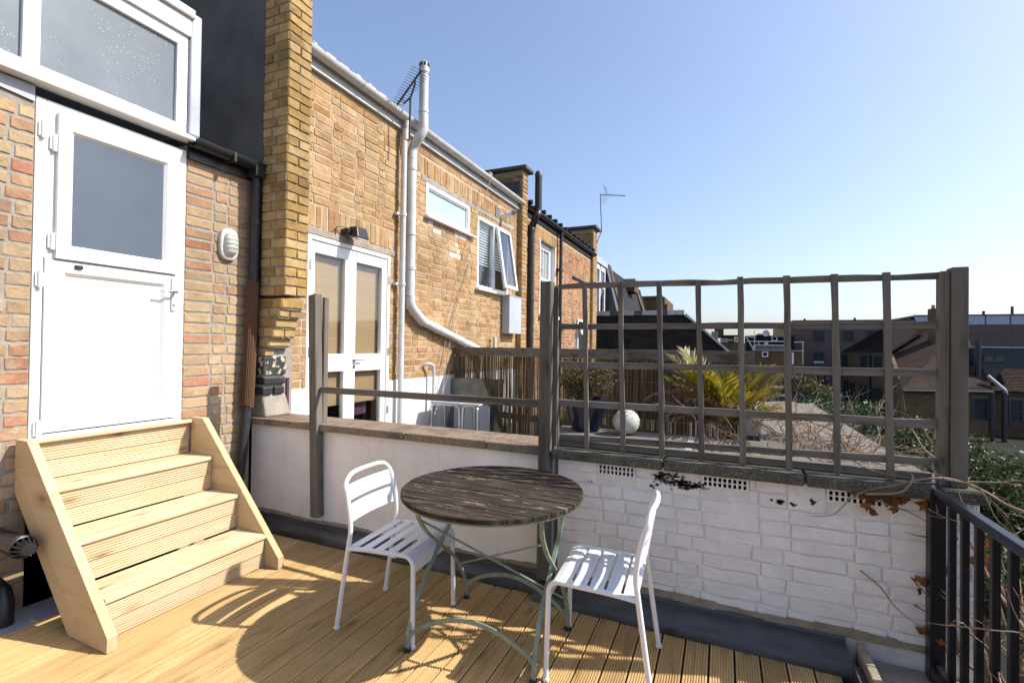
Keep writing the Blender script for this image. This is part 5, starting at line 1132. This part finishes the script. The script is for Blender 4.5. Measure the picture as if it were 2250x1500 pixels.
# --- brown tiled brick building to the right
t = thing('tiled_brick_building', 'brown brick workshop with big brown tiled hipped roof and dark windows', 'building', (34, 48, -5))
D0, D1 = 44., 57.
nE, fE = pd(1955, 778, D0), pd(1849, 773, D1)       # eave of the long side wall: near end, far end
nB, fB = Vector((nE.x, nE.y, -5)), Vector((fE.x, fE.y, -5))
nrm = Vector((-(fE-nE).y, (fE-nE).x, 0)).normalized()
if nrm.dot(EYE-nE) < 0: nrm = -nrm
MB().prism([nB, nE, fE, fB], -nrm*.4).build('side_wall', 'brick_far', t)
def wall_pt(f, z): p = nE.lerp(fE, f); return Vector((p.x, p.y, z))
dirw = (fE-nE).normalized()
for (px, ya, yb, ww) in ((1858, 781, 805, 9), (1899, 781, 808, 12), (1929, 782, 810, 14), (1860, 836, 878, 10), (1874, 840, 882, 8), (1900, 846, 892, 16), (1928, 852, 899, 20)):
    def hit(x, y):
        d = ray(x, y); tt = (nE-EYE).dot(nrm)/d.dot(nrm); return EYE+d*tt
    p0, p1, p2, p3 = hit(px-ww/2, ya), hit(px+ww/2, ya), hit(px+ww/2, yb), hit(px-ww/2, yb)
    p3 = Vector((p0.x, p0.y, p3.z)); p2 = Vector((p1.x, p1.y, p2.z)); w = MB().prism([p0, p1, p2, p3], nrm*.06).build('window', 'dark', t)
    k = MB(); o_ = nrm*.07
    for u_, v_ in ((p0, p1), (p1, p2), (p2, p3), (p3, p0), ((p0+p1)/2, (p2+p3)/2), ((p0+p3)/2, (p1+p2)/2)): k.bar([u_+o_, v_+o_], .09, .05, up=nrm)
    k.build('window_frame', 'teal', w)
for f in (.33,):
    p = wall_pt(f, 1.2)+nrm*.15; MB().tube([p, Vector((p.x, p.y, -5))], .18, 8).build('downpipe', 'blackplastic', t)
# roofs
rg0 = pd(1938, 722, 52); rg1 = pd(2050, 705, 46); rg1.z = rg0.z
eL, eR = pd(1982, 855, 38), pd(2180, 861, 38); eR.z = eL.z
MB().add([fE, nE, rg0], [(0, 1, 2)]).build('roof_face', 'tile', t)
cor = pd(1968, 828, 41)
rgR = pd(2230, 700, 42); rgR.z = rg0.z
def tiled(name, A, B, C_, D_, rows, colsn, mat, parent):   # A,B eave left/right ; D_,C_ ridge left/right
    k = MB(); r = random.Random(3); nrm_ = (B-A).cross(D_-A).normalized()
    if nrm_.z < 0: nrm_ = -nrm_
    for i in range(rows):
        f0, f1 = i/rows, (i+1.25)/rows; a0, b0, a1, b1 = A.lerp(D_, f0), B.lerp(C_, f0), A.lerp(D_, min(f1, 1)), B.lerp(C_, min(f1, 1))
        for j in range(colsn):
            g0, g1 = j/colsn, (j+.96)/colsn; o1 = nrm_*(.06+r.uniform(0, .015)); k.add([a0.lerp(b0, g0)+o1, a0.lerp(b0, g1)+o1, a1.lerp(b1, g1)+nrm_*.01, a1.lerp(b1, g0)+nrm_*.01, a0.lerp(b0, g0), a0.lerp(b0, g1)], [(0, 1, 2, 3), (4, 5, 1, 0)])
    k.add([A, B, C_, D_], [(0, 1, 2, 3)]); return k.build(name, mat, parent, kind='stuff')
tiled('side_roof_tiles', nE, fE, rg0, rg1, 26, 30, 'tile', t)
tiled('front_roof_tiles', eL, eR, rg1+(rgR-rg1)*.4, rg0, 44, 50, 'tile', t)
MB().add([eL, nE, rg0, cor], [(0, 3, 1), (3, 2, 1)]).build('roof_hip', 'tile', t)
fwa, fwb = Vector((eL.x, eL.y+.3, -5)), Vector((eR.x, eR.y+.3, -5))
MB().prism([fwa, Vector((eL.x, eL.y+.3, eL.z)), Vector((eR.x, eR.y+.3, eR.z)), fwb], (0, .4, 0)).build('front_wall', 'brick_far', t)
MB().prism([Vector((eL.x, eL.y+.3, -5)), Vector((eL.x, eL.y+.3, eL.z)), nE, nB], (.3, .1, 0)).build('return_wall', 'brick_far', t)
for q in ((2135, 872, 2170, 923), (2215, 875, 2250, 930)):
    pwin(t, *q, eL.y+.28, 'teal', 'interior', .15, (0, 1), .08)
MB().tube([eL+Vector((0, -.1, -.1)), eR+Vector((0, -.1, -.1))], .12, 8).build('gutter', 'blackplastic', t)
for x0 in (2179, 2207):
    p = pl(x0, 862, 1, eL.y-.1); MB().tube([p, Vector((p.x, p.y, -5))], .17, 8).build('downpipe', 'blackplastic', t)
tiled('right_roof_tiles', eR+Vector((-.4, .2, -.05)), eR+Vector((9, .2, -.05)), pd(2420, 790, 44), pd(2225, 790, 44), 24, 40, 'tile', t)
MB().prism([Vector((eR.x, eR.y+.4, -5)), Vector((eR.x, eR.y+.4, eR.z)), Vector((eR.x+9, eR.y+.4, eR.z)), Vector((eR.x+9, eR.y+.4, -5))], (0, .4, 0)).build('right_wall', 'brick_far', t)
p, q = pd(2140, 764, 40), pd(2230, 810, 40)
db = bx('roof_dormer', 'teal', t, p.x, pd(2230, 764, 40).x, p.y, p.y+4, q.z, p.z); bx('dormer_roof', 'leadpale', db, p.x-.1, pd(2230, 764, 40).x+.15, p.y-.12, p.y+4, p.z+.002, p.z+.12)
pwin(t, 2160, 780, 2212, 797, p.y-.02, 'teal', 'mirrorglass', .1, (1, 0), .05)
pp_ = pd(2149, 748, 39.3); MB().tube([pp_, Vector((pp_.x, pp_.y, pp_.z-3.2))], .2, 8).build('flue', 'blackplastic', t)
MB().tube([pd(2170, 825, 38.5), pd(2208, 857, 37.8), pd(2211, 866, 37.8)], .12, 8).build('sloping_pipe', 'leadpale', t)
c = pd(2058, 700, 44); bx('chimney', 'brick_far', t, c.x-.5, c.x+.6, c.y-.5, c.y+.5, c.z-2.5, c.z+.9)
for i in range(2): MB().lathe([(.16, 0), (.13, .35), (0, .35)], (c.x-.25+.5*i, c.y, c.z+.9), 10).build('chimney_pot', 'brick_red', t)
m0, m1 = pd(2010, 705, 50), pd(2010, 688, 50); tt_, *_ = aerial('tv_aerial', 'distant television aerial above the tiled roof ridge', m0-Vector((0, 0, .6)), m1, pd(1990, 691, 50), pd(2014, 690, 50), 6, .35)
# --- parked car on a raised yard
yd_ = struct(MB().box(pd(1640, 890, 42).x-4, pd(1800, 890, 42).x+1, pd(1720, 890, 42).y-5, pd(1720, 890, 42).y+8, -5, pd(1720, 890, 42).z).build('raised_yard', 'concrete'))
cb = pd(1722, 889, 42); t = thing('parked_car', 'dark car with pale shining roof parked in the yard beyond the palm', 'car', cb)
def carpt(x, z, y): return Vector((cb.x+x, cb.y+y, cb.z+z))
side = [(-2.1, .35), (-2.15, .7), (-1.9, .9), (-1.3, .98), (-.6, 1.42), (.7, 1.45), (1.35, 1.0), (2.0, .9), (2.15, .6), (2.1, .35)]
MB().prism([carpt(x, z, -.85) for x, z in side], (0, 1.7, 0)).build('body', 'carpaint', t, bev=.1, seg=3)
MB().prism([carpt(x, z, -.6) for x, z in ((-.6, 1.43), (.7, 1.46), (.65, 1.475), (-.5, 1.45))], (0, 1.2, 0)).build('roof_sheen', 'leadpale', t)  # pale colour stands in for the sky reflected on the dark roof
for x in (-1.35, 1.35):
    for y in (-.84, .84): MB().lathe([(0, -.1), (.3, -.1), (.33, -.06), (.33, .06), (.3, .1), (0, .1)], carpt(x, .33, y), 18, 'y').build('wheel', 'blackplastic', t, smooth=True)
MB().prism([carpt(x, z, -.868) for x, z in ((-1.1, 1.0), (-.55, 1.36), (.65, 1.39), (1.1, 1.02))], (0, .02, 0)).build('side_window', 'dark', t)
# --- more terrace rows filling the distance
r = random.Random(77)
for i in range(16):
    X = -30+i*9+r.uniform(-2, 2); Y = 95+r.uniform(0, 40); h = r.uniform(.5, 2.6)
    t = thing('distant_terrace', 'distant brown terrace roofs and chimneys on the skyline', 'house', (X, Y, -5), 'distant terrace houses on the skyline')
    bx('wall', 'brick_far', t, X, X+8.5, Y, Y+8, -5, h-1.5); MB().prism([(X-.1, Y-.2, h-1.5), (X-.1, Y+4, h+.6), (X-.1, Y+8.2, h-1.5)], (8.7, 0, 0)).build('roof', 'slate', t)
    bx('chimney', 'brick_far', t, X+.3, X+1.3, Y+3, Y+5, h-.5, h+1.4)
